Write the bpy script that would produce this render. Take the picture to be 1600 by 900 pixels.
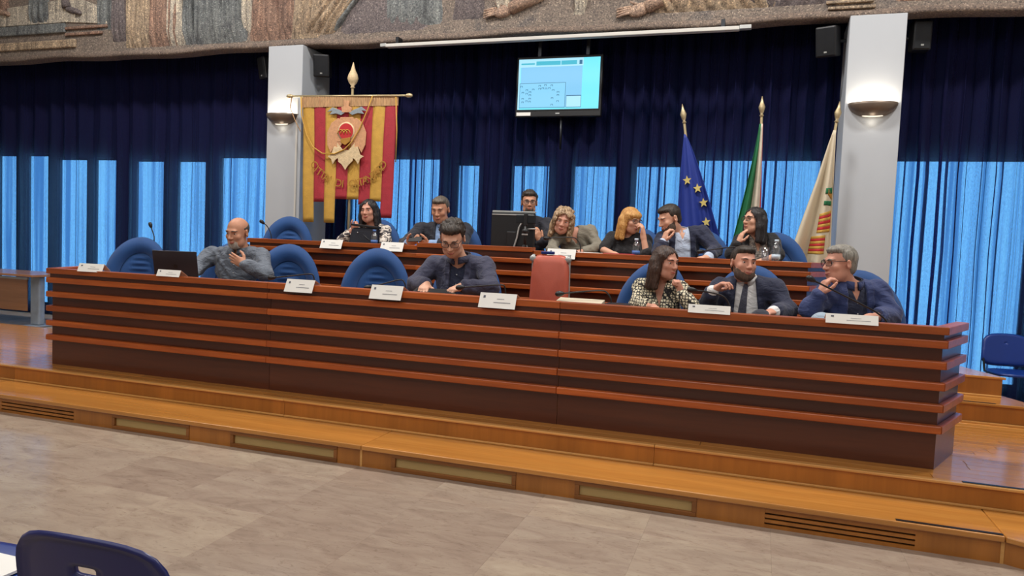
import bpy, bmesh, math, random
import numpy as np
from mathutils import Vector, Matrix

random.seed(7)
rng = np.random.default_rng(7)
SC = bpy.context.scene
COL = SC.collection
PI = math.pi
for o in list(bpy.data.objects):
    bpy.data.objects.remove(o, do_unlink=True)

# ------------------------------------------------------------------ camera
cam_d = bpy.data.cameras.new('camera')
cam_d.sensor_width = 36.0
cam_d.lens = 1160 / 1600 * 36.0
cam_d.clip_start = 0.05
cam = bpy.data.objects.new('camera', cam_d)
COL.objects.link(cam)
SC.camera = cam
YAW, PITCH, ROLL = 0.3219, 0.0578, 0.0420
_f = Vector((-math.sin(YAW) * math.cos(PITCH), math.cos(YAW) * math.cos(PITCH), -math.sin(PITCH)))
_r = Vector((math.cos(YAW), math.sin(YAW), 0))
_u = _r.cross(_f)
_r2 = math.cos(ROLL) * _r + math.sin(ROLL) * _u
_u2 = -math.sin(ROLL) * _r + math.cos(ROLL) * _u
mw = Matrix(((_r2.x, _u2.x, -_f.x, 0.0), (_r2.y, _u2.y, -_f.y, -4.7334),
             (_r2.z, _u2.z, -_f.z, 1.1771), (0, 0, 0, 1)))
cam.matrix_world = mw

# ------------------------------------------------------------------ light
SC.view_settings.view_transform = 'Standard'
SC.view_settings.look = 'None'
SC.view_settings.gamma = 1.0
SC.view_settings.use_curve_mapping = False
SC.view_settings.exposure = 0.0
world = bpy.data.worlds.new('sky')
SC.world = world
world.use_nodes = True
bg = world.node_tree.nodes['Background']
bg.inputs['Color'].default_value = (0.80, 0.92, 1.0, 1)
bg.inputs['Strength'].default_value = 3.2


def area_light(name, loc, target, size, size_y, power, color=(1, 1, 1)):
    d = bpy.data.lights.new(name, 'AREA')
    d.shape = 'RECTANGLE'
    d.size = size
    d.size_y = size_y
    d.energy = power
    d.color = color
    o = bpy.data.objects.new(name, d)
    COL.objects.link(o)
    o.location = loc
    o.rotation_euler = (Vector(target) - Vector(loc)).to_track_quat('-Z', 'Y').to_euler()
    return o


WARM = (1.0, 0.965, 0.92)
for i, x in enumerate((-8.0, -4.4, -0.8, 2.6)):
    area_light('stage_downlight', (x, 1.2, 6.1), (x + 0.1, 1.5, 0), 0.6, 0.5, 150, WARM)
area_light('hall_fill_panel', (-2.5, -3.8, 6.1), (-2.5, -3.0, 0), 11, 2.5, 185, (1.0, 0.98, 0.96))  # broad soft fill added overhead, no fixture behind it
area_light('hall_fill_panel', (-2.0, -7.4, 6.1), (-2.0, 1.5, 0.8), 11, 1.6, 240, (1.0, 0.98, 0.96))  # added front fill from behind the camera, not an actual ceiling lamp


# ------------------------------------------------------------------ colour / materials
def lin(v):
    v /= 255.0
    return v / 12.92 if v <= 0.04045 else ((v + 0.055) / 1.055) ** 2.4


def C(r, g, b):
    return (lin(r), lin(g), lin(b))


def newmat(name):
    m = bpy.data.materials.new(name)
    m.use_nodes = True
    nt = m.node_tree
    return m, nt, nt.nodes['Principled BSDF']


def coords(nt, scale=(1, 1, 1), kind='Object', rot=(0, 0, 0)):
    tc = nt.nodes.new('ShaderNodeTexCoord')
    mp = nt.nodes.new('ShaderNodeMapping')
    mp.inputs['Scale'].default_value = scale
    mp.inputs['Rotation'].default_value = rot
    nt.links.new(tc.outputs[kind], mp.inputs['Vector'])
    return mp.outputs['Vector']


def noise(nt, vec, scale, detail=4, rough=0.55, dist=0.0):
    n = nt.nodes.new('ShaderNodeTexNoise')
    n.inputs['Scale'].default_value = scale
    n.inputs['Detail'].default_value = detail
    n.inputs['Roughness'].default_value = rough
    n.inputs['Distortion'].default_value = dist
    nt.links.new(vec, n.inputs['Vector'])
    return n.outputs['Fac']


def ramp(nt, fac, stops):
    r = nt.nodes.new('ShaderNodeValToRGB')
    el = r.color_ramp.elements
    while len(el) < len(stops):
        el.new(0.5)
    for e, (p, c) in zip(el, stops):
        e.position = p
        e.color = (c[0], c[1], c[2], 1)
    nt.links.new(fac, r.inputs['Fac'])
    return r.outputs['Color']


def mixc(nt, fac, a, b, mode='MIX'):
    m = nt.nodes.new('ShaderNodeMix')
    m.data_type = 'RGBA'
    m.blend_type = mode
    for sock, val in ((m.inputs['Factor'], fac), (m.inputs['A'], a), (m.inputs['B'], b)):
        if isinstance(val, bpy.types.NodeSocket):
            nt.links.new(val, sock)
        elif isinstance(val, (int, float)):
            sock.default_value = val
        else:
            sock.default_value = (val[0], val[1], val[2], 1)
    # colour sockets share names with float ones: pick RGBA versions
    return m


def mix_rgb(nt, fac, a, b, mode='MIX'):
    m = nt.nodes.new('ShaderNodeMixRGB')
    m.blend_type = mode
    for key, val in (('Fac', fac), ('Color1', a), ('Color2', b)):
        s = m.inputs[key]
        if isinstance(val, bpy.types.NodeSocket):
            nt.links.new(val, s)
        elif key == 'Fac':
            s.default_value = val
        else:
            s.default_value = (val[0], val[1], val[2], 1)
    return m.outputs['Color']


def add_bump(nt, p, h, strength=0.3, dist=0.01):
    b = nt.nodes.new('ShaderNodeBump')
    b.inputs['Strength'].default_value = strength
    b.inputs['Distance'].default_value = dist
    nt.links.new(h, b.inputs['Height'])
    nt.links.new(b.outputs['Normal'], p.inputs['Normal'])


def dark(c, k):
    return (c[0] * k, c[1] * k, c[2] * k)


def mat(name, col, rough=0.5, metal=0.0, var=0.12, scale=8.0, stretch=(1, 1, 1), bump=0.0, bscale=None,
        bdist=0.01, spec=0.5, emit=None, estr=1.0, coat=0.0, sheen=0.0, rand=0.0):
    m, nt, p = newmat(name)
    v = coords(nt, stretch)
    f = noise(nt, v, scale, 4)
    colr = ramp(nt, f, [(0.3, dark(col, 1 - var)), (0.7, dark(col, 1 + var))])
    if rand > 0:
        oi = nt.nodes.new('ShaderNodeObjectInfo')
        rr = ramp(nt, oi.outputs['Random'], [(0, (1 - rand,) * 3), (1, (1 + rand * 0.5,) * 3)])
        colr = mix_rgb(nt, 1.0, colr, rr, 'MULTIPLY')
    nt.links.new(colr, p.inputs['Base Color'])
    p.inputs['Roughness'].default_value = rough
    p.inputs['Metallic'].default_value = metal
    p.inputs['Specular IOR Level'].default_value = spec
    p.inputs['Coat Weight'].default_value = coat
    p.inputs['Sheen Weight'].default_value = sheen
    if bump > 0:
        add_bump(nt, p, noise(nt, v, bscale or scale * 6, 5), bump, bdist)
    if emit:
        p.inputs['Emission Color'].default_value = (*emit, 1)
        p.inputs['Emission Strength'].default_value = estr
    return m


def wood(name, c1, c2, rough=0.35, axis='X', fine=1.0, coat=0.15, rand=0.1, crough=0.12):
    m, nt, p = newmat(name)
    s = {'X': (0.9, 14, 14), 'Y': (14, 0.9, 14), 'Z': (14, 14, 0.9)}[axis]
    oi = nt.nodes.new('ShaderNodeObjectInfo')
    tc = nt.nodes.new('ShaderNodeTexCoord')
    addv = nt.nodes.new('ShaderNodeVectorMath')
    addv.operation = 'ADD'
    sc = nt.nodes.new('ShaderNodeVectorMath')
    sc.operation = 'SCALE'
    cx = nt.nodes.new('ShaderNodeCombineXYZ')
    for k in 'XYZ':
        nt.links.new(oi.outputs['Random'], cx.inputs[k])
    nt.links.new(cx.outputs[0], sc.inputs[0])
    sc.inputs['Scale'].default_value = 17.0
    nt.links.new(tc.outputs['Object'], addv.inputs[0])
    nt.links.new(sc.outputs[0], addv.inputs[1])
    mp = nt.nodes.new('ShaderNodeMapping')
    mp.inputs['Scale'].default_value = tuple(k * fine for k in s)
    nt.links.new(addv.outputs[0], mp.inputs['Vector'])
    v = mp.outputs['Vector']
    f = noise(nt, v, 2.2, 6, 0.6, 0.6)
    g = noise(nt, v, 0.5, 2, 0.5)
    col = ramp(nt, f, [(0.25, c1), (0.75, c2)])
    col = mix_rgb(nt, 1.0, col, ramp(nt, g, [(0.3, (0.82,) * 3), (0.7, (1.12,) * 3)]), 'MULTIPLY')
    rr = ramp(nt, oi.outputs['Random'], [(0, (1 - rand,) * 3), (1, (1 + rand,) * 3)])
    col = mix_rgb(nt, 1.0, col, rr, 'MULTIPLY')
    nt.links.new(col, p.inputs['Base Color'])
    p.inputs['Roughness'].default_value = rough
    p.inputs['Coat Weight'].default_value = coat
    p.inputs['Coat Roughness'].default_value = crough
    add_bump(nt, p, f, 0.05, 0.004)
    return m


def marble(name):
    m, nt, p = newmat(name)
    oi = nt.nodes.new('ShaderNodeObjectInfo')
    tc = nt.nodes.new('ShaderNodeTexCoord')
    cx = nt.nodes.new('ShaderNodeCombineXYZ')
    for k in 'XYZ':
        nt.links.new(oi.outputs['Random'], cx.inputs[k])
    sc = nt.nodes.new('ShaderNodeVectorMath')
    sc.operation = 'SCALE'
    sc.inputs['Scale'].default_value = 31.0
    nt.links.new(cx.outputs[0], sc.inputs[0])
    ad = nt.nodes.new('ShaderNodeVectorMath')
    nt.links.new(tc.outputs['Object'], ad.inputs[0])
    nt.links.new(sc.outputs[0], ad.inputs[1])
    mp = nt.nodes.new('ShaderNodeMapping')
    mp.inputs['Scale'].default_value = (2.0, 5.5, 2)
    mp.inputs['Rotation'].default_value = (0, 0, 1.15)
    nt.links.new(ad.outputs[0], mp.inputs['Vector'])
    f = noise(nt, mp.outputs[0], 1.6, 8, 0.62, 0.8)
    v = noise(nt, mp.outputs[0], 5.0, 6, 0.7, 2.0)
    col = ramp(nt, f, [(0.28, C(146, 130, 118)), (0.5, C(164, 149, 135)), (0.75, C(178, 165, 149))])
    vein = ramp(nt, v, [(0.34, (0.72, 0.68, 0.66)), (0.45, (1, 1, 1))])
    col = mix_rgb(nt, 0.75, col, vein, 'MULTIPLY')
    rr = ramp(nt, oi.outputs['Random'], [(0, (0.84, 0.80, 0.78)), (0.5, (0.95, 0.93, 0.91)), (1, (1.04, 1.03, 0.98))])
    col = mix_rgb(nt, 1.0, col, rr, 'MULTIPLY')
    nt.links.new(col, p.inputs['Base Color'])
    p.inputs['Roughness'].default_value = 0.19
    p.inputs['Specular IOR Level'].default_value = 0.45
    return m


def curtain_mat(name):
    m, nt, p = newmat(name)
    v = coords(nt, (1, 1, 1))
    weave = noise(nt, coords(nt, (110, 110, 40)), 1.0, 3, 0.7)
    fold_shade = noise(nt, coords(nt, (13, 13, 0.10)), 1.0, 3, 0.6)  # vertical bands painted into the tint to imitate shading between the folds
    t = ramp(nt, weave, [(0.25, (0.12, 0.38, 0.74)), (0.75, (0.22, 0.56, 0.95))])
    t = mix_rgb(nt, 1.0, t, ramp(nt, fold_shade, [(0.36, (0.36, 0.48, 0.62)), (0.52, (0.95, 0.96, 0.97)), (0.68, (1.22, 1.16, 1.06))]), 'MULTIPLY')
    # open weave: part of the daylight passes straight through, tinted blue
    tp = nt.nodes.new('ShaderNodeBsdfTransparent')
    nt.links.new(mix_rgb(nt, 1.0, t, (0.62, 0.62, 0.62), 'MULTIPLY'), tp.inputs['Color'])
    tr = nt.nodes.new('ShaderNodeBsdfTranslucent')
    nt.links.new(t, tr.inputs['Color'])
    df = nt.nodes.new('ShaderNodeBsdfDiffuse')
    df.inputs['Color'].default_value = (*C(42, 42, 80), 1)
    mx = nt.nodes.new('ShaderNodeMixShader')
    mx.inputs['Fac'].default_value = 0.12
    nt.links.new(df.outputs[0], mx.inputs[1])
    nt.links.new(tr.outputs[0], mx.inputs[2])
    m2 = nt.nodes.new('ShaderNodeMixShader')
    m2.inputs['Fac'].default_value = 0.5
    nt.links.new(mx.outputs[0], m2.inputs[1])
    nt.links.new(tp.outputs[0], m2.inputs[2])
    nt.links.new(m2.outputs[0], nt.nodes['Material Output'].inputs['Surface'])
    return m


def clear_mat(name, tint=(0.9, 0.95, 1.0), gloss=0.12):
    m, nt, p = newmat(name)
    tr = nt.nodes.new('ShaderNodeBsdfTransparent')
    tr.inputs['Color'].default_value = (*tint, 1)
    gl = nt.nodes.new('ShaderNodeBsdfGlossy')
    gl.inputs['Roughness'].default_value = 0.05
    mx = nt.nodes.new('ShaderNodeMixShader')
    mx.inputs['Fac'].default_value = gloss
    nt.links.new(tr.outputs[0], mx.inputs[1])
    nt.links.new(gl.outputs[0], mx.inputs[2])
    nt.links.new(mx.outputs[0], nt.nodes['Material Output'].inputs['Surface'])
    return m


def glow(name, col, s):
    m, nt, p = newmat(name)
    p.inputs['Base Color'].default_value = (0.02, 0.02, 0.02, 1)
    p.inputs['Emission Color'].default_value = (*col, 1)
    p.inputs['Emission Strength'].default_value = s
    p.inputs['Roughness'].default_value = 0.3
    return m


def dots_mat(name):
    # cream cloth with a printed black lattice pattern
    m, nt, p = newmat(name)
    v = coords(nt, (1, 1, 1))
    vo = nt.nodes.new('ShaderNodeTexVoronoi')
    vo.inputs['Scale'].default_value = 46
    vo.inputs['Randomness'].default_value = 0.35
    vo.feature = 'DISTANCE_TO_EDGE'
    nt.links.new(v, vo.inputs['Vector'])
    col = ramp(nt, vo.outputs['Distance'], [(0.10, C(26, 24, 26)), (0.17, C(226, 216, 186))])
    nt.links.new(col, p.inputs['Base Color'])
    p.inputs['Roughness'].default_value = 0.7
    add_bump(nt, p, noise(nt, v, 16, 3), 0.35, 0.02)
    return m


def blotch_mat(name, c1, c2, scale):
    m, nt, p = newmat(name)
    v = coords(nt, (1, 1, 1.8))
    f = noise(nt, v, scale, 3, 0.5, 1.4)
    col = ramp(nt, f, [(0.47, c1), (0.53, c2)])
    nt.links.new(col, p.inputs['Base Color'])
    p.inputs['Roughness'].default_value = 0.75
    return m


def mosaic_mat(name, c1, c2, c3=None, scale=85, folds=0.0):
    m, nt, p = newmat(name)
    v = coords(nt, (1, 1, 1))
    vo = nt.nodes.new('ShaderNodeTexVoronoi')
    vo.inputs['Scale'].default_value = scale
    nt.links.new(v, vo.inputs['Vector'])
    sep = nt.nodes.new('ShaderNodeSeparateColor')
    nt.links.new(vo.outputs['Color'], sep.inputs[0])
    c1, c2, c3 = [tuple(0.30 * (sum(q) / 3) * 0.9 + 0.70 * w_ * 0.80 for w_ in q) for q in (c1, c2, c3 or c2)]
    f = noise(nt, v, 2.6, 4, 0.6, 0.5)
    base = ramp(nt, f, [(0.3, c1), (0.55, c2), (0.75, c3)])
    st = noise(nt, coords(nt, (17, 17, 1.3)), 1.0, 3, 0.6, 0.4)
    base = mix_rgb(nt, folds, base, mix_rgb(nt, 1.0, base, ramp(nt, st, [(0.34, (0.40, 0.38, 0.38)), (0.45, (0.92, 0.91, 0.9)), (0.56, (1.05, 1.03, 1.0)), (0.68, (1.6, 1.55, 1.45))]), 'MULTIPLY'))
    tess = ramp(nt, sep.outputs[0], [(0.0, (0.45, 0.45, 0.48)), (0.45, (0.9, 0.9, 0.9)), (0.9, (1.15, 1.12, 1.08)), (0.98, (1.9, 1.9, 1.8))])
    col = mix_rgb(nt, 1.0, base, tess, 'MULTIPLY')
    nt.links.new(col, p.inputs['Base Color'])
    p.inputs['Roughness'].default_value = 0.75
    ed = nt.nodes.new('ShaderNodeTexVoronoi')
    ed.feature = 'DISTANCE_TO_EDGE'
    ed.inputs['Scale'].default_value = scale
    nt.links.new(v, ed.inputs['Vector'])
    add_bump(nt, p, ed.outputs['Distance'], 0.5, 0.02)
    return m


MT = {}
MT['marble'] = marble('marble')
MT['grout'] = mat('grout', C(154, 138, 124), 0.8)
MT['oak'] = wood('oak', C(176, 114, 48), C(202, 140, 66), 0.25, 'X', 0.8, 0.6, 0.05)
MT['oak_dark'] = wood('oak_dark', C(156, 96, 36), C(174, 110, 44), 0.35, 'Z', 0.8, 0.2, 0.04)
MT['oak_brown'] = wood('oak_brown', C(120, 72, 28), C(146, 90, 38), 0.35, 'X', 0.8, 0.2, 0.04)
MT['oak_edge'] = wood('oak_edge', C(196, 140, 72), C(218, 164, 96), 0.25, 'X', 0.8, 0.3, 0.04)
MT['panel_frost'] = mat('panel_frost', C(184, 156, 102), 0.55, 0, 0.06, 3)
MT['slot'] = mat('slot', C(40, 18, 10), 0.8)
MT['strip'] = wood('cherry_strip', C(140, 62, 22), C(184, 94, 36), 0.34, 'X', 1.0, 0.16, 0.16)
MT['body'] = wood('mahogany_panel', C(74, 32, 16), C(92, 44, 24), 0.3, 'X', 0.7, 0.3, 0.07)
MT['worktop'] = wood('worktop', C(140, 76, 40), C(170, 100, 58), 0.3, 'X', 0.8, 0.2, 0.05)
MT['pillar'] = mat('pillar_paint', C(178, 183, 189), 0.6, 0, 0.02, 2)
MT['wall'] = mat('wall_paint', C(200, 198, 192), 0.8, 0, 0.03, 2)
MT['wall_dark'] = mat('wall_dark', C(70, 70, 78), 0.8)
MT['ceiling'] = mat('ceiling_paint', C(225, 222, 215), 0.85, 0, 0.02, 2)
MT['curtain'] = curtain_mat('blue_curtain')
MT['glass'] = clear_mat('window_glass', (0.95, 0.97, 1.0), 0.04)
MT['frame'] = mat('window_frame', C(60, 62, 66), 0.4, 0.3)
MT['black'] = mat('black_plastic', C(22, 22, 25), 0.42)
MT['dark_metal'] = mat('dark_metal', C(52, 54, 58), 0.35, 0.7)
MT['chrome'] = mat('chrome', C(190, 190, 195), 0.2, 1.0)
MT['silver'] = mat('silver_plastic', C(180, 182, 180), 0.35, 0.3)
MT['white_card'] = mat('white_card', C(236, 234, 228), 0.7, 0, 0.02)
MT['print'] = mat('grey_print', C(96, 98, 108), 0.7)
MT['chair_blue'] = mat('chair_blue', C(14, 66, 124), 0.8, 0, 0.12, 4, bump=0.25, bscale=240, sheen=0.3)
MT['chair_shell'] = mat('chair_shell', C(24, 30, 52), 0.5)
MT['coral'] = mat('coral_leather', C(190, 92, 72), 0.42, 0, 0.08, 4, bump=0.12, bscale=160)
MT['plastic_navy'] = mat('plastic_navy', C(28, 34, 92), 0.32, 0, 0.04)
MT['plastic_blue'] = mat('plastic_blue', C(10, 46, 122), 0.35, 0, 0.04)
MT['brass'] = mat('brass', C(196, 178, 140), 0.35, 0.6)
MT['gold'] = mat('gold_cloth', C(198, 154, 66), 0.7, 0, 0.1, 12, bump=0.3, bscale=60)
MT['red'] = mat('red_cloth', C(166, 44, 56), 0.75, 0, 0.1, 12, bump=0.3, bscale=60)
MT['fringe'] = mat('fringe', C(178, 140, 100), 0.8, 0, 0.3, 60, (1, 1, 0.2), bump=0.5, bscale=120)
MT['pink_emb'] = mat('embroidery_pink', C(204, 152, 112), 0.7, 0, 0.14, 30, bump=0.5, bscale=90)
MT['cream_emb'] = mat('embroidery_cream', C(214, 190, 150), 0.7, 0, 0.16, 40, bump=0.5, bscale=90)
MT['grey_emb'] = mat('embroidery_grey', C(140, 150, 156), 0.7, 0, 0.16, 40)
MT['gold_letter'] = mat('gold_letter', C(170, 122, 46), 0.6)
MT['eu_blue'] = mat('flag_blue', C(22, 48, 138), 0.65, 0, 0.08, 3)
MT['star'] = mat('star_gold', C(206, 186, 110), 0.6)
MT['flag_green'] = mat('flag_green', C(24, 104, 62), 0.7)
MT['flag_white'] = mat('flag_white', C(206, 194, 176), 0.75)
MT['flag_red'] = mat('flag_red', C(186, 40, 44), 0.7)
MT['flag_cream'] = mat('flag_cream', C(204, 192, 168), 0.75, 0, 0.06, 3)
MT['sconce'] = mat('sconce_metal', C(118, 104, 92), 0.4, 0.4)
MT['sconce_glass'] = glow('sconce_glass', (1.0, 0.88, 0.70), 1.1)
MT['laptop'] = mat('laptop_shell', C(44, 46, 54), 0.4, 0.3)
MT['bag'] = mat('bag_leather', C(24, 26, 38), 0.45, bump=0.2, bscale=80)
MT['bottle'] = clear_mat('bottle_plastic', (0.86, 0.92, 0.98), 0.22)
MT['blue_label'] = mat('bottle_label', C(70, 110, 176), 0.5)
MT['water_label'] = mat('bottle_label_pale', C(196, 212, 226), 0.5)
MT['folder_red'] = mat('folder_red', C(170, 30, 44), 0.5)
MT['table_grey'] = mat('table_grey', C(150, 160, 172), 0.45, 0.3)
MT['table_wood'] = wood('table_wood', C(156, 104, 66), C(178, 124, 84), 0.3, 'X', 0.6, 0.2, 0.03)
MT['mur_base'] = mosaic_mat('mural_ground', C(128, 112, 100), C(150, 130, 112), C(112, 104, 102))
MT['mur_lip'] = mosaic_mat('mural_lip', C(126, 104, 88), C(140, 116, 98))
MT['mur_tan'] = mosaic_mat('mural_tan', C(178, 146, 108), C(196, 168, 130), C(160, 128, 96), folds=0.75)
MT['mur_rose'] = mosaic_mat('mural_rose', C(156, 112, 88), C(172, 130, 104), C(140, 100, 82), folds=0.75)
MT['mur_slate'] = mosaic_mat('mural_slate', C(104, 112, 116), C(128, 136, 138), C(90, 96, 104), folds=0.75)
MT['mur_cream'] = mosaic_mat('mural_cream', C(196, 182, 158), C(206, 194, 172), folds=0.75)
MT['mur_skin'] = mosaic_mat('mural_skin', C(182, 138, 108), C(196, 156, 124))
MT['mur_plum'] = mosaic_mat('mural_plum', C(112, 98, 100), C(126, 112, 112), C(98, 88, 94))


# ------------------------------------------------------------------ mesh helpers
WORLD = {}


def put(o, parent=None):
    COL.objects.link(o)
    if parent is not None:
        o.parent = parent
        if parent.name in WORLD:
            WORLD[o.name] = WORLD[parent.name]
    return o


def tag(o, label=None, cat=None, group=None, kind=None):
    if label:
        o['label'] = label
    if cat:
        o['category'] = cat
    if group:
        o['group'] = group
    if kind:
        o['kind'] = kind
    return o


def thing(name, label, cat, loc=(0, 0, 0), rotz=0.0, group=None, world=False, kind=None):
    o = bpy.data.objects.new(name, None)
    o.empty_display_size = 0.1
    COL.objects.link(o)
    o.location = loc
    o.rotation_euler = (0, 0, rotz)
    tag(o, label, cat, group, kind)
    if world:
        WORLD[o.name] = Vector(loc)
    return o


class MB:
    def __init__(s):
        s.v = []
        s.f = []

    def add(s, vs, fs):
        n = len(s.v)
        s.v += [tuple(q) for q in vs]
        s.f += [tuple(i + n for i in f) for f in fs]
        return s

    def box(s, x0, x1, y0, y1, z0, z1):
        vs = [(x, y, z) for z in (z0, z1) for y in (y0, y1) for x in (x0, x1)]
        return s.add(vs, [(0, 2, 3, 1), (4, 5, 7, 6), (0, 1, 5, 4), (2, 6, 7, 3), (0, 4, 6, 2), (1, 3, 7, 5)])

    def obox(s, c, ax, ay, az, hx, hy, hz):
        c, ax, ay, az = Vector(c), Vector(ax).normalized(), Vector(ay).normalized(), Vector(az).normalized()
        vs = [c + ax * hx * i + ay * hy * j + az * hz * k for k in (-1, 1) for j in (-1, 1) for i in (-1, 1)]
        return s.add(vs, [(0, 2, 3, 1), (4, 5, 7, 6), (0, 1, 5, 4), (2, 6, 7, 3), (0, 4, 6, 2), (1, 3, 7, 5)])

    def prism(s, poly, z0, z1):
        n = len(poly)
        vs = [(x, y, z0) for x, y in poly] + [(x, y, z1) for x, y in poly]
        fs = [tuple(range(n - 1, -1, -1)), tuple(range(n, 2 * n))]
        fs += [(i, (i + 1) % n, n + (i + 1) % n, n + i) for i in range(n)]
        return s.add(vs, fs)

    def wall(s, poly, y0, y1):
        # polygon in the xz plane, thickness along y
        n = len(poly)
        vs = [(x, y0, z) for x, z in poly] + [(x, y1, z) for x, z in poly]
        fs = [tuple(range(n)), tuple(range(2 * n - 1, n - 1, -1))]
        fs += [(i, n + i, n + (i + 1) % n, (i + 1) % n) for i in range(n)]
        return s.add(vs, fs)

    def tube(s, pts, r, n=8, cap=True):
        pts = [Vector(q) for q in pts]
        rs = r if isinstance(r, (list, tuple)) else [r] * len(pts)
        rings = []
        up = Vector((0, 0, 1))
        prev = None
        for i, q in enumerate(pts):
            t = (pts[min(i + 1, len(pts) - 1)] - pts[max(i - 1, 0)]).normalized()
            if prev is None:
                a = t.cross(up)
                if a.length < 1e-3:
                    a = t.cross(Vector((1, 0, 0)))
            else:
                a = prev - t * prev.dot(t)
            a.normalize()
            prev = a
            b = t.cross(a)
            rings.append([q + (a * math.cos(2 * PI * k / n) + b * math.sin(2 * PI * k / n)) * rs[i] for k in range(n)])
        vs = [v for ring in rings for v in ring]
        fs = []
        for i in range(len(pts) - 1):
            for k in range(n):
                fs.append((i * n + k, i * n + (k + 1) % n, (i + 1) * n + (k + 1) % n, (i + 1) * n + k))
        if cap:
            fs.append(tuple(range(n - 1, -1, -1)))
            fs.append(tuple(range((len(pts) - 1) * n, len(pts) * n)))
        return s.add(vs, fs)

    def lathe(s, prof, n=20, c=(0, 0, 0), axis=None):
        vs, fs = [], []
        c = Vector(c)
        if axis is None:
            M3 = Matrix.Identity(3)
        else:
            M3 = Vector((0, 0, 1)).rotation_difference(Vector(axis)).to_matrix()
        for r, z in prof:
            for k in range(n):
                vs.append(c + M3 @ Vector((r * math.cos(2 * PI * k / n), r * math.sin(2 * PI * k / n), z)))
        m = len(prof)
        for i in range(m - 1):
            for k in range(n):
                fs.append((i * n + k, i * n + (k + 1) % n, (i + 1) * n + (k + 1) % n, (i + 1) * n + k))
        fs.append(tuple(range(n - 1, -1, -1)))
        fs.append(tuple(range((m - 1) * n, m * n)))
        return s.add(vs, fs)

    def ball(s, c, r, n=12, m=8, R=None):
        rx, ry, rz = r if isinstance(r, (list, tuple)) else (r, r, r)
        vs, fs = [], []
        c = Vector(c)
        for i in range(m + 1):
            th = PI * (i / m)
            th = min(max(th, 0.02), PI - 0.02)
            for k in range(n):
                q = Vector((rx * math.sin(th) * math.cos(2 * PI * k / n), ry * math.sin(th) * math.sin(2 * PI * k / n), -rz * math.cos(th)))
                if R is not None:
                    q = R @ q
                vs.append(c + q)
        for i in range(m):
            for k in range(n):
                fs.append((i * n + k, i * n + (k + 1) % n, (i + 1) * n + (k + 1) % n, (i + 1) * n + k))
        fs.append(tuple(range(n - 1, -1, -1)))
        fs.append(tuple(range(m * n, (m + 1) * n)))
        return s.add(vs, fs)

    def grid(s, P, closed_u=False):
        # P[i][j] points -> quads
        n, m = len(P), len(P[0])
        vs = [q for row in P for q in row]
        fs = []
        for i in range(n - 1 + (1 if closed_u else 0)):
            for j in range(m - 1):
                a, b = i, (i + 1) % n
                fs.append((a * m + j, b * m + j, b * m + j + 1, a * m + j + 1))
        return s.add(vs, fs)

    def build(s, name, material, parent=None, smooth=False, bevel=0.0, kind=None, seg=2):
        me = bpy.data.meshes.new(name)
        off = Vector((0, 0, 0))
        if parent is not None and parent.name in WORLD:
            off = WORLD[parent.name]
        me.from_pydata([(q[0] - off.x, q[1] - off.y, q[2] - off.z) for q in s.v], [], s.f)
        me.materials.append(MT[material] if isinstance(material, str) else material)
        if smooth:
            for p in me.polygons:
                p.use_smooth = True
        me.update()
        o = bpy.data.objects.new(name, me)
        put(o, parent)
        if bevel > 0:
            b = o.modifiers.new('bevel', 'BEVEL')
            b.width = bevel
            b.segments = seg
            b.limit_method = 'ANGLE'
            b.harden_normals = False
        if kind:
            o['kind'] = kind
        return o


def single(mb, name, material, label, cat, origin, group=None, **kw):
    # a thing that is one mesh with its origin at its base
    o0 = Vector(origin)
    mb.v = [(q[0] - o0.x, q[1] - o0.y, q[2] - o0.z) for q in mb.v]
    o = mb.build(name, material, None, **kw)
    o.location = o0
    return tag(o, label, cat, group)


def copy_tree(root, loc, rotz, label=None):
    r = root.copy()
    COL.objects.link(r)
    r.location = loc
    r.rotation_euler = (0, 0, rotz)
    if label:
        r['label'] = label

    def kids(a, b):
        for ch in list(a.children):
            c = ch.copy()
            COL.objects.link(c)
            c.parent = b
            kids(ch, c)
    kids(root, r)
    return r

# ================================================================== setting
ZF = -0.268          # hall floor
fl = MB().box(-13.6, 5.2, -9.2, 4.95, ZF - 0.12, ZF - 0.004).build('floor', 'grout')
tag(fl, kind='structure')
slab_me = None
sx, sy = 0.62, 0.575
for j in range(8):
    for i in range(17):
        x0, y0 = 0.128 + (i - 12) * sx, -0.98 - (j) * sx * sy / sx
        if slab_me is None:
            b = MB()
            h0, h1, e, g = -0.003, 0.004, 0.0006, 0.0001
            lo = [(g, g), (sx - g, g), (sx - g, sy - g), (g, sy - g)]
            hi = [(g + e, g + e), (sx - g - e, g + e), (sx - g - e, sy - g - e), (g + e, sy - g - e)]
            vs = [(x, y, h0) for x, y in lo] + [(x, y, h1 - e) for x, y in lo] + [(x, y, h1) for x, y in hi]
            fs = [(8, 9, 10, 11)]
            for a in (0, 4):
                fs += [(a + k, a + (k + 1) % 4, a + 4 + (k + 1) % 4, a + 4 + k) for k in range(4)]
            b.add(vs, fs)
            o = b.build('marble_slab', 'marble', fl)
            slab_me = o.data
        else:
            o = bpy.data.objects.new('marble_slab', slab_me)
            put(o, fl)
        o.location = (x0, y0, ZF - 0.004)

tag(MB().box(-13.8, -13.6, -9.2, 4.95, ZF, 6.3).build('wall_left', 'wall'), kind='structure')
tag(MB().box(5.2, 5.4, -9.2, 4.95, ZF, 6.3).build('wall_right', 'wall'), kind='structure')
tag(MB().box(-13.8, 5.4, -9.4, -9.2, ZF, 6.3).build('wall_front', 'wall'), kind='structure')
tag(MB().box(-13.8, 5.4, -9.4, 4.95, 6.3, 6.5).build('ceiling', 'ceiling'), kind='structure')

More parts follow.
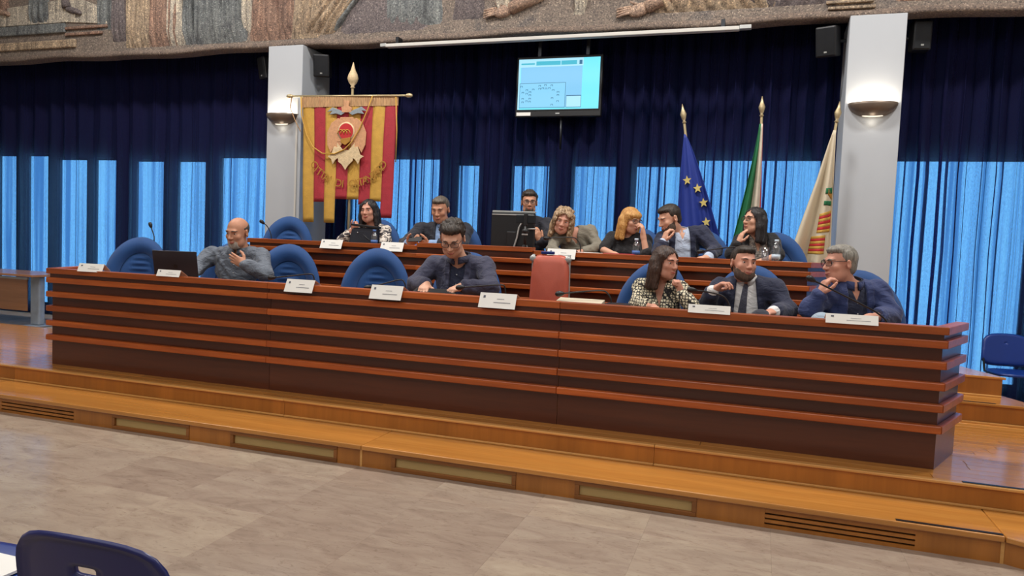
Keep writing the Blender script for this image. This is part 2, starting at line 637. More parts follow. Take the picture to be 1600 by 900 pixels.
WINS = [(-13.3, -12.6, 2.36), (-12.44, -11.99, 2.36), (-11.77, -11.27, 2.36), (-11.08, -10.43, 2.30), (-10.3, -9.82, 2.30),
        (-9.47, -8.87, 2.28), (-8.65, -8.07, 2.28), (-7.84, -6.55, 2.34),
        (-5.6, -4.16, 2.33), (-3.97, -3.6, 2.25), (-3.19, -2.63, 2.25), (-2.36, -1.76, 2.25), (-1.57, -0.97, 2.25),
        (-0.82, 0.62, 2.33), (1.3, 2.70, 2.33), (2.78, 4.6, 2.33)]
WINS = [(q0 * 0.98, q1 * 0.98, 1.177 + (q2 - 1.177) * 0.98) for q0, q1, q2 in WINS]
WZ0 = -0.12
wb = MB()
edges = [-13.8]
for a, b_, t in WINS:
    wb.box(edges[-1], a, 4.37, 4.45, ZF, 4.3)
    wb.box(a, b_, 4.37, 4.45, ZF, WZ0)
    wb.box(a, b_, 4.37, 4.45, t, 4.3)
    edges.append(b_)
wb.box(edges[-1], 5.4, 4.37, 4.45, ZF, 4.3)
wb.box(-13.8, 5.4, 4.37, 4.45, 4.3, 6.3)
tag(wb.build('wall_back', 'wall_dark'), kind='structure')
for i, (a, b_, t) in enumerate(WINS):
    fr = MB()
    w = 0.035
    fr.box(a, a + w, 4.39, 4.43, WZ0, t).box(b_ - w, b_, 4.39, 4.43, WZ0, t)
    fr.box(a + w, b_ - w, 4.39, 4.43, WZ0, WZ0 + w).box(a + w, b_ - w, 4.39, 4.43, t - w, t)
    fo = fr.build('window_%d' % (i + 1), 'frame')
    tag(fo, kind='structure')
    MB().box(a + w, b_ - w, 4.405, 4.415, WZ0 + w, t - w).build('pane', 'glass', fo)

# soffit behind the mural, over the curtains
tag(MB().box(-13.6, 5.2, 3.86, 4.37, 4.2, 4.3).build('ceiling_soffit', 'ceiling'), kind='structure')


def pillar(x0, x1, nm):
    p = MB().box(x0, x1, 3.6, 4.42, ZF, 3.64).build('pillar', 'pillar', None, bevel=0.006)
    tag(p, nm, 'pillar', kind='structure')
    return p


pl = pillar(-6.277, -5.753, 'white square pillar between the banner and the left curtain')
pr = pillar(0.714, 1.235, 'white square pillar between the cream flag and the right curtain')
MB().box(-5.825, -5.80, 3.585, 3.6, ZF, 2.95).build('cable_trunking', 'wall', pl)


# ------------------------------------------------------------------ curtains
def curtain(x0, x1, label, wr=(0.11, 0.23), al=(0.7, 1.4, 1.8, 2.2, 2.5), ar=(0.04, 0.085)):
    pts = []
    x = x0
    while x < x1:
        w = random.uniform(*wr)
        a = random.choice(al)
        amp = random.uniform(*ar)
        off = random.uniform(-0.012, 0.012)
        n = 20
        for k in range(n):
            t = k / n
            pts.append((x + w * (t - a * math.sin(4 * PI * t) / (4 * PI)), 4.26 + off * math.sin(PI * t) - amp * math.cos(2 * PI * t)))
        x += w
    rows = []
    zs = [ZF + 0.02, 0.5, 1.3, 2.1, 2.9, 3.6, 4.19]
    for (px_, py_) in pts:
        rows.append([(px_ + 0.006 * math.sin(3 * z + px_ * 9), py_ + 0.008 * math.sin(2.1 * z + px_ * 5), z) for z in zs])
    m = MB().grid(rows)
    return single(m, 'curtain', 'curtain', label, 'curtain', ((x0 + x1) / 2, 4.28, ZF), 'blue curtains along the window wall', smooth=True)


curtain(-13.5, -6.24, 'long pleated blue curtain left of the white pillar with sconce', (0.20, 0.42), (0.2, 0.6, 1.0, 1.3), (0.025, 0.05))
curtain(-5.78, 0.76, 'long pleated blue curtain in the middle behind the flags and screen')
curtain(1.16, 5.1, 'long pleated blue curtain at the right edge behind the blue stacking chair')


# ------------------------------------------------------------------ stage platform
PY, SYF, ST = -0.2125, -0.633, -0.1276
stage = thing('stage_platform', 'low oak stage platform with one long step along its front', 'platform', (-2.3, 0.7, ZF), world=True)
MB().prism([(-9.8, PY + 0.03), (2.9, PY + 0.03), (2.35, 1.3), (1.6, 3.4), (-6.4, 3.4), (-6.9, 1.65), (-9.8, 1.65)], ZF, -0.018).build('platform_core', 'oak_dark', stage)
# planks on the platform
def planks(x0, x1, y0, y1, w, L, seed):
    r = random.Random(seed)
    n = max(1, int(round((y1 - y0) / w)))
    w = (y1 - y0) / n
    for j in range(n):
        x = x0 - r.uniform(0, L * 0.8)
        while x < x1:
            a, b_ = max(x, x0), min(x + L, x1)
            if b_ - a > 0.03:
                MB().box(a + 0.001, b_ - 0.001, y0 + j * w + 0.001, y0 + (j + 1) * w - 0.001, -0.018, 0.0).build('plank', 'oak', stage, bevel=0.0015, seg=1)
            x += L
planks(-9.8, 2.9, PY + 0.03, 0.10, 0.09, 2.2, 1)
planks(0.9, 2.9, 0.10, 1.0, 0.10, 1.3, 2)
planks(0.9, 2.05, 1.0, 1.60, 0.10, 1.3, 4)
planks(-9.8, -5.4, 0.10, 1.65, 0.12, 1.5, 3)
MB().prism([(-5.4, 0.10), (0.9, 0.10), (0.9, 1.6), (-5.4, 1.65)], -0.018, 0.0).build('platform_board', 'oak', stage)
segs = [-9.8, -5.85, -3.2, -0.55, 2.0, 2.9]
for a, b_ in zip(segs[:-1], segs[1:]):
    MB().box(a + 0.001, b_ - 0.001, PY - 0.012, PY + 0.03, -0.016, 0.0).build('nosing', 'oak_edge', stage, bevel=0.004)
    MB().box(a + 0.001, b_ - 0.001, PY, PY + 0.03, ST, -0.016).build('riser', 'oak_dark', stage)
    MB().box(a + 0.001, b_ - 0.001, PY - 0.014, PY, ST, ST + 0.014).build('skirting', 'oak_edge', stage, bevel=0.004)
tsegs = [-9.8, -5.85, -2.33, 1.195]
for a, b_ in zip(tsegs[:-1], tsegs[1:]):
    MB().box(a + 0.001, b_ - 0.001, SYF, PY + 0.01, ST - 0.03, ST).build('tread', 'oak', stage, bevel=0.006)
MB().prism([(1.197, SYF), (2.9, SYF - 0.85), (2.9, PY + 0.01), (1.197, PY + 0.01)], ST - 0.03, ST).build('tread', 'oak', stage, bevel=0.006)
MB().prism([(1.197, SYF + 0.02), (2.9, SYF - 0.83), (2.9, SYF - 0.80), (1.197, SYF + 0.05)], ZF, ST - 0.03).build('riser', 'oak_dark', stage)
RY = SYF + 0.02
feat = [('g', -5.47, -4.74), ('p', -4.375, -3.684), ('p', -3.341, -2.51), ('p', -2.12, -1.299), ('p', -0.941, -0.257), ('g', 0.097, 0.813)]
zt, zb = ST - 0.03, ZF
xprev = -9.8
for kind_, a, b_ in feat:
    MB().box(xprev + 0.0005, a - 0.0005, RY, RY + 0.02, zb, zt).build('riser', 'oak_dark', stage)
    if kind_ == 'p':
        t = 0.026
        for (q0, q1, r0, r1) in ((a, b_, zb, zb + t), (a, b_, zt - t * 1.0, zt), (a, a + t, zb + t, zt - t), (b_ - t, b_, zb + t, zt - t)):
            MB().box(q0, q1, RY - 0.006, RY + 0.02, r0, r1).build('panel_frame', 'oak_brown', stage, bevel=0.003)
        MB().box(a + t, b_ - t, RY + 0.014, RY + 0.02, zb + t, zt - t).build('frosted_panel', 'panel_frost', stage)
    else:
        MB().box(a, b_, RY + 0.016, RY + 0.02, zb, zt).build('grille_back', 'slot', stage)
        n = 3
        hh = (zt - zb)
        cuts = [zb + hh * q for q in (0.0, 0.17, 0.26, 0.41, 0.50, 0.65, 0.74, 1.0)]
        for q in range(0, 8, 2):
            MB().box(a, b_, RY, RY + 0.016, cuts[q], cuts[q + 1]).build('grille_slat', 'oak_dark', stage)
    xprev = b_
MB().box(xprev, 1.2, RY, RY + 0.02, zb, zt).build('riser', 'oak_dark', stage)
for x in (-2.335, 1.19, -5.855):
    MB().box(x - 0.008, x + 0.008, RY - 0.004, RY, zb, zt).build('joint_strip', 'oak_edge', stage)
MB().box(0.72, 1.19, SYF + 0.012, SYF + 0.036, ST, ST + 0.003).build('grip_strip', 'dark_metal', stage)
MB().box(1.10, 2.6, PY + 0.006, PY + 0.03, 0.0, 0.003).build('grip_strip', 'dark_metal', stage)

# ------------------------------------------------------------------ raised dais for the back row
DZ1, DZ2 = 0.157, 0.315
dais = thing('dais', 'two-step oak dais carrying the back row of seats', 'platform', (-2.3, 2.5, 0.0), world=True)
MB().prism([(-6.3, 1.55), (2.0, 1.55), (1.32, 3.4), (-6.1, 3.4)], 0.0, DZ1 - 0.018).build('lower_core', 'oak_dark', dais)
MB().prism([(-6.31, 1.53), (2.02, 1.53), (1.33, 3.41), (-6.11, 3.41)], DZ1 - 0.018, DZ1).build('lower_tread', 'oak', dais, bevel=0.004)
MB().box(-6.3, 2.0, 1.535, 1.55, 0.0, 0.016).build('skirting', 'oak_edge', dais, bevel=0.004)
MB().prism([(-6.1, 1.88), (1.82, 1.88), (1.26, 3.4), (-5.95, 3.4)], DZ1, DZ2 - 0.018).build('upper_core', 'oak_dark', dais)
MB().prism([(-6.11, 1.865), (1.84, 1.865), (1.27, 3.41), (-5.96, 3.41)], DZ2 - 0.018, DZ2).build('upper_tread', 'oak', dais, bevel=0.004)
MB().box(-6.1, 1.82, 1.867, 1.88, DZ1, DZ1 + 0.014).build('skirting', 'oak_edge', dais, bevel=0.004)
MB().box(1.35, 1.70, 1.545, 1.565, DZ1, DZ1 + 0.003).build('grip_strip', 'dark_metal', dais)


# ------------------------------------------------------------------ council desks
def desk(name, label, y0, xl, xr, z0, joints, depth, raised=None):
    t = thing(name, label, 'desk', ((xl + xr) / 2, y0 + depth / 2, z0), world=True)
    spl = 0.42 * depth
    zs = [0.82, 0.743, 0.6236, 0.503, 0.380, 0.258]
    xs = [xl] + joints + [xr]
    o = 0.035
    ex, ey = 0.017, 0.05

    def ends(sign, xc):
        # end board: front corner -> back corner, splayed outwards
        return [(xc, y0), (xc + sign * spl, y0 + depth), (xc + sign * spl - sign * 0.03, y0 + depth), (xc - sign * 0.03, y0 + 0.02)]
    for a, b_ in zip(xs[:-1], xs[1:]):
        up = 0.028 if raised and abs((a + b_) / 2 - raised) < 0.05 else 0.0
        fy = -0.05 if up else 0.0
        MB().box(a + 0.0015, b_ - 0.0015, y0 + fy, y0 + 0.022, z0, z0 + 0.775 + up).build('front_panel', 'body', t)
        MB().box(a + 0.0015, b_ - 0.0015, y0 - 0.026 + fy, y0 + fy, z0 + 0.743, z0 + 0.775 + up).build('neck_strip', 'body', t)
        for i, z in enumerate(zs):
            hh = 0.045
            x0, x1 = a + 0.001, b_ - 0.001
            zt_ = z0 + z + (up if i == 0 else 0)
            if i == 0:
                x0e = x0 - (ex if a == xl else 0)
                x1e = x1 + (ex if b_ == xr else 0)
                MB().prism([(x0e, y0 - ey + fy), (x1e, y0 - ey + fy), (x1, y0 + 0.03), (x0, y0 + 0.03)], zt_ - hh, zt_).build('top_rail', 'strip', t, bevel=0.004)
            else:
                x0e = x0 - (ex if a == xl else 0)
                x1e = x1 + (ex if b_ == xr else 0)
                MB().prism([(x0e, y0 - ey + fy), (x1e, y0 - ey + fy), (x1, y0 + fy), (x0, y0 + fy)], zt_ - hh, zt_).build('strip', 'strip', t, bevel=0.006)
    for sign, xc in ((-1, xl), (1, xr)):
        MB().prism(ends(sign, xc) if sign > 0 else ends(sign, xc)[::-1], z0, z0 + 0.775).build('end_panel', 'body', t)
        f0 = (xc + sign * ex, y0 - ey)
        b0 = (xc + sign * (spl + o * 0.8), y0 + depth - 0.03)
        b1 = (xc + sign * spl, y0 + depth)
        for i, z in enumerate(zs):
            inner = (xc - sign * 0.03, y0 + 0.03) if i == 0 else (xc, y0)
            bb = (xc + sign * (spl - 0.04), y0 + depth) if i == 0 else b1
            poly = [f0, b0, b1, bb, inner] if i == 0 else [f0, b0, b1, inner]
            if sign < 0:
                poly = poly[::-1]
            MB().prism(poly, z0 + z - 0.045, z0 + z).build('end_strip', 'strip', t, bevel=0.004)
    MB().prism([(xl + 0.01, y0 + 0.022), (xr - 0.01, y0 + 0.022), (xr + spl * 0.9, y0 + depth), (xl - spl * 0.9, y0 + depth)],
               z0 + 0.705, z0 + 0.735).build('worktop', 'worktop', t)
    for x in [xl + 1.1 * k for k in range(1, int((xr - xl) / 1.1) + 1)]:
        MB().box(x - 0.015, x + 0.015, y0 + 0.05, y0 + depth - 0.08, z0, z0 + 0.705).build('support_panel', 'body', t)
    return t


fdesk = desk('council_desk', 'long mahogany council desk with cherry strips in the front row', 0.0, -5.691, 0.9993, 0.0, [-3.4935, -1.2272], 0.475)
bdesk = desk('council_desk', 'raised mahogany council desk with cherry strips behind the front row', 1.95, -5.20, 0.375, DZ2, [-3.2, -2.02], 0.52, raised=-2.61)

# ------------------------------------------------------------------ mural above the curtains
mural = thing('wall_mural', 'mosaic relief frieze with draped robes above the curtains', 'mural', (-4, 3.7, 3.6), world=True)
MB().box(-13.6, 5.2, 3.70, 3.86, 3.66, 6.3).build('ground_panel', 'mur_base', mural)
rows = []
for i in range(190):
    x = -13.6 + i * 0.1
    w = 0.012 * math.sin(x * 1.7) + 0.008 * math.sin(x * 4.3 + 1)
    rows.append([(x, 3.86, 3.635 + w), (x, 3.68, 3.635 + w), (x, 3.660, 3.645 + w), (x, 3.655, 3.67 + w), (x, 3.67, 3.70 + w), (x, 3.70, 3.72 + w)])
MB().grid(rows).build('lower_lip', 'mur_lip', mural, smooth=True)


def robe(x0, x1, z0, z1, material, n, lean=0.0, flare=1.15, d=0.05, name='robe'):
    n, d = int(n * 1.8 + 0.5), d * 1.5
    # draped cloth relief: vertical folds standing proud of the wall
    P = []
    N = n * 8
    for i in range(N + 1):
        u = i / N
        row = []
        for j in range(9):
            v = j / 8
            half = (x1 - x0) / 2 * (1 + (flare - 1) * (1 - v))
            x = (x0 + x1) / 2 + (u - 0.5) * 2 * half + lean * v + 0.012 * math.sin(9 * v + u * 20)
            edge = min(1, min(u, 1 - u) * 8, v * 10 if True else 1)
            y = 3.70 - edge * (d * 0.5 + d * 0.5 * abs(math.sin(PI * n * u + 0.8 * math.sin(4 * v + u * 5)))) + 0.002
            row.append((x, y, z0 + (z1 - z0) * v))
        P.append(row)
    return MB().grid(P).build(name, material, mural, smooth=True)


def blob(x, z, rx, rz, d, material, name, ang=0.0):
    R = Matrix.Rotation(ang, 3, 'Y')
    return MB().ball((x, 3.70, z), (rx, d, rz), 14, 8, R).build(name, material, mural, smooth=True)


# positions are world x / z on the wall
robe(-8.35, -7.78, 3.74, 5.2, 'mur_rose', 4)
robe(-8.0, -7.72, 3.74, 5.2, 'mur_cream', 2, d=0.06)
robe(-8.75, -8.3, 3.74, 5.2, 'mur_tan', 4)
robe(-7.72, -7.58, 3.74, 5.2, 'mur_slate', 1)
robe(-7.56, -6.75, 3.74, 5.2, 'mur_slate', 6)
robe(-6.75, -6.58, 3.86, 5.2, 'mur_cream', 1)
robe(-6.62, -6.0, 3.74, 5.2, 'mur_rose', 5)
robe(-6.0, -5.6, 3.74, 5.2, 'mur_tan', 3, lean=0.2)
robe(-5.9, -5.4, 3.78, 4.9, 'mur_tan', 3, lean=0.95, d=0.07)
robe(-5.55, -5.35, 3.80, 4.8, 'mur_slate', 1, lean=0.9)
robe(-5.2, -4.1, 3.76, 5.0, 'mur_plum', 2, d=0.02)
robe(-4.6, -3.9, 3.82, 5.0, 'mur_slate', 4, d=0.04)
robe(-3.7, -3.35, 3.86, 5.0, 'mur_plum', 2, lean=0.1, d=0.04)
robe(-3.1, -2.95, 3.84, 5.0, 'mur_cream', 1, lean=-0.25)
robe(-2.2, -2.08, 3.84, 5.0, 'mur_cream', 1, lean=0.1)
robe(-1.2, 0.0, 3.80, 4.7, 'mur_tan', 5, lean=-0.6, d=0.07)
robe(-0.4, 0.5, 3.80, 4.7, 'mur_plum', 4, lean=0.4, d=0.05)
robe(1.15, 1.45, 3.78, 4.7, 'mur_rose', 2)
robe(1.5, 2.2, 3.80, 4.7, 'mur_slate', 3)
robe(2.2, 2.5, 3.80, 4.7, 'mur_rose', 2)
robe(-10.6, -10.25, 4.15, 5.2, 'mur_slate', 2)
robe(-9.0, -8.75, 3.84, 5.2, 'mur_plum', 2)
robe(-9.3, -8.8, 4.02, 5.2, 'mur_slate', 3, d=0.03)
robe(-11.9, -11.1, 4.3, 5.2, 'mur_rose', 3)
MB().box(-11.6, -9.9, 3.655, 3.71, 4.02, 4.16).build('stone_block', 'mur_slate', mural, bevel=0.02)
MB().box(-9.9, -9.1, 3.665, 3.71, 4.06, 4.10).build('stone_ledge', 'mur_rose', mural, bevel=0.01)
MB().box(-9.9, -9.2, 3.665, 3.71, 3.97, 4.01).build('stone_ledge', 'mur_rose', mural, bevel=0.01)
MB().box(-13.0, -9.7, 3.66, 3.71, 3.80, 3.92).build('stone_ledge', 'mur_tan', mural, bevel=0.02)
MB().wall([(-11.9, 4.17), (-9.9, 4.17), (-9.0, 4.10), (-9.2, 4.35), (-9.7, 4.52), (-11.9, 4.40)], 3.68, 3.71).build('sand_ground', 'mur_cream', mural, bevel=0.01)
for (x, z, dx) in ((-9.85, 4.36, 0.30), (-11.3, 4.42, 0.34)):
    MB().tube([(x - 0.06, 3.69, z + 0.35), (x - 0.03, 3.67, z + 0.10), (x, 3.66, z + 0.02)], [0.075, 0.06, 0.07], 10).ball((x + dx * 0.35, 3.68, z - 0.03), (dx * 0.55, 0.05, 0.045), 14, 8, Matrix.Rotation(0.25, 3, 'Y')).build('foot', 'mur_skin' if x < -10 else 'mur_plum', mural, smooth=True)
    for q in range(4):
        MB().ball((x + dx * 0.82 - q * 0.012, 3.66 - 0.01 * q, z - 0.085 + 0.006 * q), (0.035, 0.025, 0.02), 8, 6).build('toe', 'mur_skin' if x < -10 else 'mur_plum', mural, smooth=True)
for (x, z, s_) in ((-3.05, 3.93, 1), (-1.45, 3.85, 1)):
    m = MB().ball((x, 3.68, z), (0.13, 0.05, 0.075), 14, 8, Matrix.Rotation(-0.25, 3, 'Y'))
    for q in range(4):
        m.tube([(x - 0.08, 3.66, z - 0.03 + q * 0.022), (x - 0.17, 3.655, z - 0.05 + q * 0.024), (x - 0.25, 3.66, z - 0.075 + q * 0.03)], [0.016, 0.015, 0.010], 8)
    m.tube([(x - 0.02, 3.66, z + 0.05), (x - 0.10, 3.65, z + 0.085)], [0.018, 0.012], 8)
    m.tube([(x + 0.08, 3.68, z + 0.02), (x + 0.45, 3.68, z + 0.18)], [0.07, 0.09], 10)
    m.build('hand', 'mur_skin', mural, smooth=True)
MB().box(0.50, 0.95, 3.66, 3.71, 3.73, 3.76).build('gold_bar', 'mur_tan', mural, bevel=0.008)
MB().box(0.48, 0.93, 3.66, 3.71, 3.79, 3.82).build('gold_bar', 'mur_tan', mural, bevel=0.008)


# ================================================================== chairs
def egg(th, r):
    x = 0.31 * math.sin(th) * (1 + 0.05 * math.cos(th) * -1)
    z = 0.40 * math.cos(th) if math.cos(th) > 0 else 0.30 * math.cos(th)
    return x * r, 0.70 + z * r


def back_y(x, z):
    return 0.20 + 0.13 * (z - 0.5) - 0.10 * (x / 0.31) ** 2


def make_armchair():
    t = thing('armchair', 'blue padded armchair', 'chair', (0, 0, 0), group='blue padded armchairs')
    N = 40
    rim, pad, shell = [], [], []
    for i in range(N):
        th = 2 * PI * i / N
        row = []
        for j in range(9):
            q = j / 8
            r = 0.60 + 0.40 * q
            x, z = egg(th, r)
            row.append((x, back_y(x, z) - 0.015 - 0.055 * math.sin(PI * min(1, q * 0.93 + 0.05)) ** 0.7, z))
        rim.append(row)
        row = []
        for j in range(26):
            r = 0.62 * j / 25
            x, z = egg(th, r)
            rr = r / 0.62
            bul = 0.042 * (1 - rr ** 5) * (0.72 + 0.28 * math.cos(z * 112 + 1.0) * max(0.0, 1 - (x / 0.15) ** 2))
            row.append((x, back_y(x, z) - 0.012 - bul, z))
        pad.append(row)
        row = []
        for j in range(8):
            r = 1.0 - j / 7
            x, z = egg(th, max(r, 0.01))
            row.append((x, back_y(x, z) + 0.035 * (1 - r ** 3) - 0.012, z))
        shell.append(row)
    back = MB().grid(rim, True).build('backrest', 'chair_blue', t, smooth=True)
    MB().grid(pad, True).build('back_pad', 'chair_blue', back, smooth=True)
    MB().grid(shell, True).build('back_shell', 'chair_shell', back, smooth=True)
    P = []
    for i in range(28):
        th = 2 * PI * i / 28
        cx, cy = math.cos(th), math.sin(th)
        k = 1 / (abs(cx) ** 4 + abs(cy) ** 4) ** 0.25
        row = []
        for r, z in ((0.001, 0.50), (0.6, 0.505), (0.9, 0.495), (1.0, 0.47), (1.0, 0.43), (0.9, 0.41), (0.05, 0.41)):
            row.append((0.26 * k * cx * r, 0.25 * k * cy * r - 0.04, z))
        P.append(row)
    MB().grid(P, True).build('seat', 'chair_blue', t, smooth=True)
    for s in (-1, 1):
        MB().tube([(s * 0.24, 0.16, 0.44), (s * 0.31, 0.16, 0.50), (s * 0.325, 0.12, 0.645), (s * 0.325, -0.14, 0.645), (s * 0.31, -0.18, 0.60), (s * 0.28, -0.12, 0.46)], [0.018, 0.02, 0.026, 0.026, 0.02, 0.018], 10).build('armrest', 'chair_shell', t, smooth=True)
    MB().tube([(0, 0.0, 0.08), (0, 0, 0.41)], 0.03, 12).build('post', 'dark_metal', t, smooth=True)
    for k in range(5):
        a = 2 * PI * k / 5 + 0.3
        lg = MB().tube([(0.02 * math.cos(a), 0.02 * math.sin(a), 0.10), (0.27 * math.cos(a), 0.27 * math.sin(a), 0.065)], [0.024, 0.014], 8).build('leg', 'dark_metal', t, smooth=True)
        MB().lathe([(0.012, -0.014), (0.028, -0.012), (0.028, 0.012), (0.012, 0.014)], 12, (0.27 * math.cos(a), 0.27 * math.sin(a), 0.0285), (-math.sin(a), math.cos(a), 0)).build('caster', 'black', lg, smooth=True)
    return t


proto = make_armchair()
ch = [(-5.90, 1.06, 0.0, 0.50, 'empty blue padded armchair nearest the left end of the front desk'),
      (-4.86, 1.16, 0.0, 0.30, 'blue padded armchair behind the bald man in grey shirt'),
      (-4.10, 1.00, 0.0, 0.44, 'empty blue padded armchair directly right of the bald man'),
      (-3.18, 1.00, 0.0, 0.36, 'empty blue padded armchair left of the man with the tablet'),
      (-2.37, 1.10, 0.0, 0.22, 'blue padded armchair behind the man typing on a tablet'),
      (-0.83, 1.08, 0.0, -0.25, 'blue padded armchair behind the woman in the black and cream blouse'),
      (-0.07, 1.12, 0.0, -0.05, 'blue padded armchair behind the man in a dark tie'),
      (0.72, 1.08, 0.0, 0.10, 'blue padded armchair behind the grey-haired man with blue jacket'),
      (-5.42, 2.86, DZ2, 0.42, 'empty blue padded armchair in the back row before the pillar'),
      (-4.27, 2.92, DZ2, 0.2, 'blue padded armchair behind the woman with the black bag'),
      (-3.25, 2.92, DZ2, 0.18, 'blue padded armchair behind the man holding a phone'),
      (-2.42, 2.98, DZ2, 0.0, 'blue padded armchair behind the man at the monitor'),
      (-1.72, 2.98, DZ2, 0.0, 'blue padded armchair behind the woman with curly blond hair'),
      (-1.36, 2.92, DZ2, 0.0, None),
      (-0.57, 2.90, DZ2, 0.05, 'blue padded armchair before the flag with gold stars'),
      (0.15, 2.90, DZ2, 0.10, 'blue padded armchair behind the woman with long black hair')]
ch[13] = (-1.235, 2.98, DZ2, 0.0, 'blue padded armchair behind the straight-haired blond woman in black')
ch[12] = (-1.90, 2.98, DZ2, 0.0, ch[12][4])
ch[11] = (-2.57, 2.98, DZ2, 0.0, ch[11][4])
for i, (x, y, z, r, lab) in enumerate(ch):
    if i == 0:
        proto.location = (x, y, z)
        proto.rotation_euler = (0, 0, r)
        proto['label'] = lab
    else:
        copy_tree(proto, (x, y, z), r, lab)

# coral leather office chair
t = thing('office_chair', 'coral leather office chair with straight back between blue armchairs', 'chair', (-1.645, 1.02, 0))
P = []
for i in range(40):
    th = 2 * PI * i / 40
    c_, s_ = math.cos(th), math.sin(th)
    k = 1 / (abs(c_) ** 7 + abs(s_) ** 7) ** (1 / 7)
    row = []
    for r, d in ((0.001, 0.050), (0.5, 0.048), (0.8, 0.042), (0.95, 0.028), (1.0, 0.0), (0.95, -0.02), (0.001, -0.03)):
        x = 0.166 * k * c_ * r * (1 - 0.05 * s_)
        z = 0.785 + 0.325 * k * s_ * r
        dent = 0.012 * math.exp(-((z - 1.02) / 0.03) ** 2)
        row.append((x, 0.13 + 0.06 * (z - 0.5) - d + dent, z))
    P.append(row)
MB().grid(P, True).build('backrest', 'coral', t, smooth=True)
for s in (-1, 1):
    MB().obox((s * 0.152, 0.185, 0.86), (1, 0, 0), (0, 1, 0.06), (0, -0.06, 1), 0.012, 0.014, 0.25).build('back_frame', 'silver', t, bevel=0.006)
    MB().lathe([(0.006, -0.012), (0.026, -0.012), (0.026, 0.012), (0.006, 0.012)], 14, (s * 0.15, 0.15, 1.075), (0, 1, 0)).build('hinge_cap', 'silver', t, smooth=True)
    MB().tube([(s * 0.20, 0.12, 0.47), (s * 0.25, 0.10, 0.66), (s * 0.25, -0.14, 0.66)], 0.016, 8).build('armrest', 'black', t, smooth=True)
MB().obox((-0.03, 0.17, 1.125), (1, 0, 0), (0, 1, 0), (0, 0, 1), 0.055, 0.02, 0.012).build('top_grip', 'plastic_blue', t, bevel=0.006)
P = []
for i in range(28):
    th = 2 * PI * i / 28
    c_, s_ = math.cos(th), math.sin(th)
    k = 1 / (abs(c_) ** 4 + abs(s_) ** 4) ** 0.25
    P.append([(0.23 * k * c_ * r, 0.23 * k * s_ * r - 0.05, z) for r, z in ((0.001, 0.50), (0.8, 0.50), (1, 0.47), (0.95, 0.42), (0.05, 0.42))])
MB().grid(P, True).build('seat', 'coral', t, smooth=True)
MB().tube([(0, 0, 0.08), (0, 0, 0.42)], 0.028, 12).build('post', 'dark_metal', t, smooth=True)
for k in range(5):
    a = 2 * PI * k / 5
    MB().tube([(0, 0, 0.10), (0.27 * math.cos(a), 0.27 * math.sin(a), 0.02)], [0.024, 0.018], 8).build('leg', 'dark_metal', t, smooth=True)


def make_plastic(label, loc, rotz, material, hole=True):
    # moulded stacking chair, faces local +Y
    t = thing('stacking_chair', label, 'chair', loc, rotz, group='plastic stacking chairs')
    N = 48
    P = []
    hw, hz, zc = 0.215, 0.155, 0.622

    def by(x, z):
        return -0.20 - 0.18 * (z - 0.45) + 0.55 * x * x - 0.012
    for i in range(N):
        th = 2 * PI * i / N
        c_, s_ = math.cos(th), math.sin(th)
        k = 1 / (abs(c_) ** 5 + abs(s_) ** 5) ** 0.2
        row = []
        for j in range(9):
            q = j / 8
            x0, z0 = (0.030 if hole else 0.001) * k * c_, zc + 0.072 + (0.012 if hole else 0.001) * k * s_
            x1, z1 = hw * k * c_ * (1 - 0.06 * s_), zc + hz * k * s_ - 0.018 * (k * c_ * hw) ** 2 / 0.05 * (1 if s_ > 0 else 0)
            x, z = x0 + (x1 - x0) * q, z0 + (z1 - z0) * q
            row.append((x, by(x, z) - (0.012 if q > 0.97 else 0.0), z))
        P.append(row)
    m = MB().grid(P, True)
    bk = m.build('backrest', material, t, smooth=True)
    so = bk.modifiers.new('solid', 'SOLIDIFY')
    so.thickness = 0.012
    so.offset = 0
    P = []
    for i in range(32):
        th = 2 * PI * i / 32
        c_, s_ = math.cos(th), math.sin(th)
        k = 1 / (abs(c_) ** 4 + abs(s_) ** 4) ** 0.25
        P.append([(0.215 * k * c_ * r, 0.21 * k * s_ * r + 0.02, z - 0.02 * (1 - r)) for r, z in ((0.001, 0.445), (0.5, 0.445), (0.85, 0.452), (0.97, 0.445), (1.0, 0.425), (0.96, 0.42), (0.02, 0.42))])
    MB().grid(P, True).build('seat', material, t, smooth=True)
    for s in (-1, 1):
        MB().tube([(s * 0.20, 0.19, 0.0), (s * 0.20, 0.15, 0.415), (s * 0.20, -0.16, 0.415), (s * 0.20, -0.22, 0.55)], 0.011, 8).build('side_frame', 'dark_metal', t, smooth=True)
        MB().tube([(s * 0.20, -0.24, 0.0), (s * 0.20, -0.10, 0.412)], 0.011, 8).build('rear_leg', 'dark_metal', t, smooth=True)
    MB().tube([(-0.20, 0.02, 0.405), (0.20, 0.02, 0.405)], 0.010, 8).build('cross_bar', 'dark_metal', t, smooth=True)
    return t


make_plastic('dark navy plastic chair with handle hole in the near left corner', (-1.375, -3.26, ZF), 0.06, 'plastic_navy')
make_plastic('blue plastic chair cut off by the left edge, papers on its seat', (-2.12, -3.28, ZF), 0.04, 'plastic_blue')
make_plastic('blue plastic chair standing before the right curtain', (2.34, 3.42, ZF), PI + 0.1, 'plastic_blue', False)
single(MB().box(-2.28, -1.97, -3.36, -3.14, ZF + 0.448, ZF + 0.456), 'paper_stack', 'white_card', 'white papers lying on the seat of the left blue chair', 'paper', (-2.12, -3.25, ZF + 0.448))

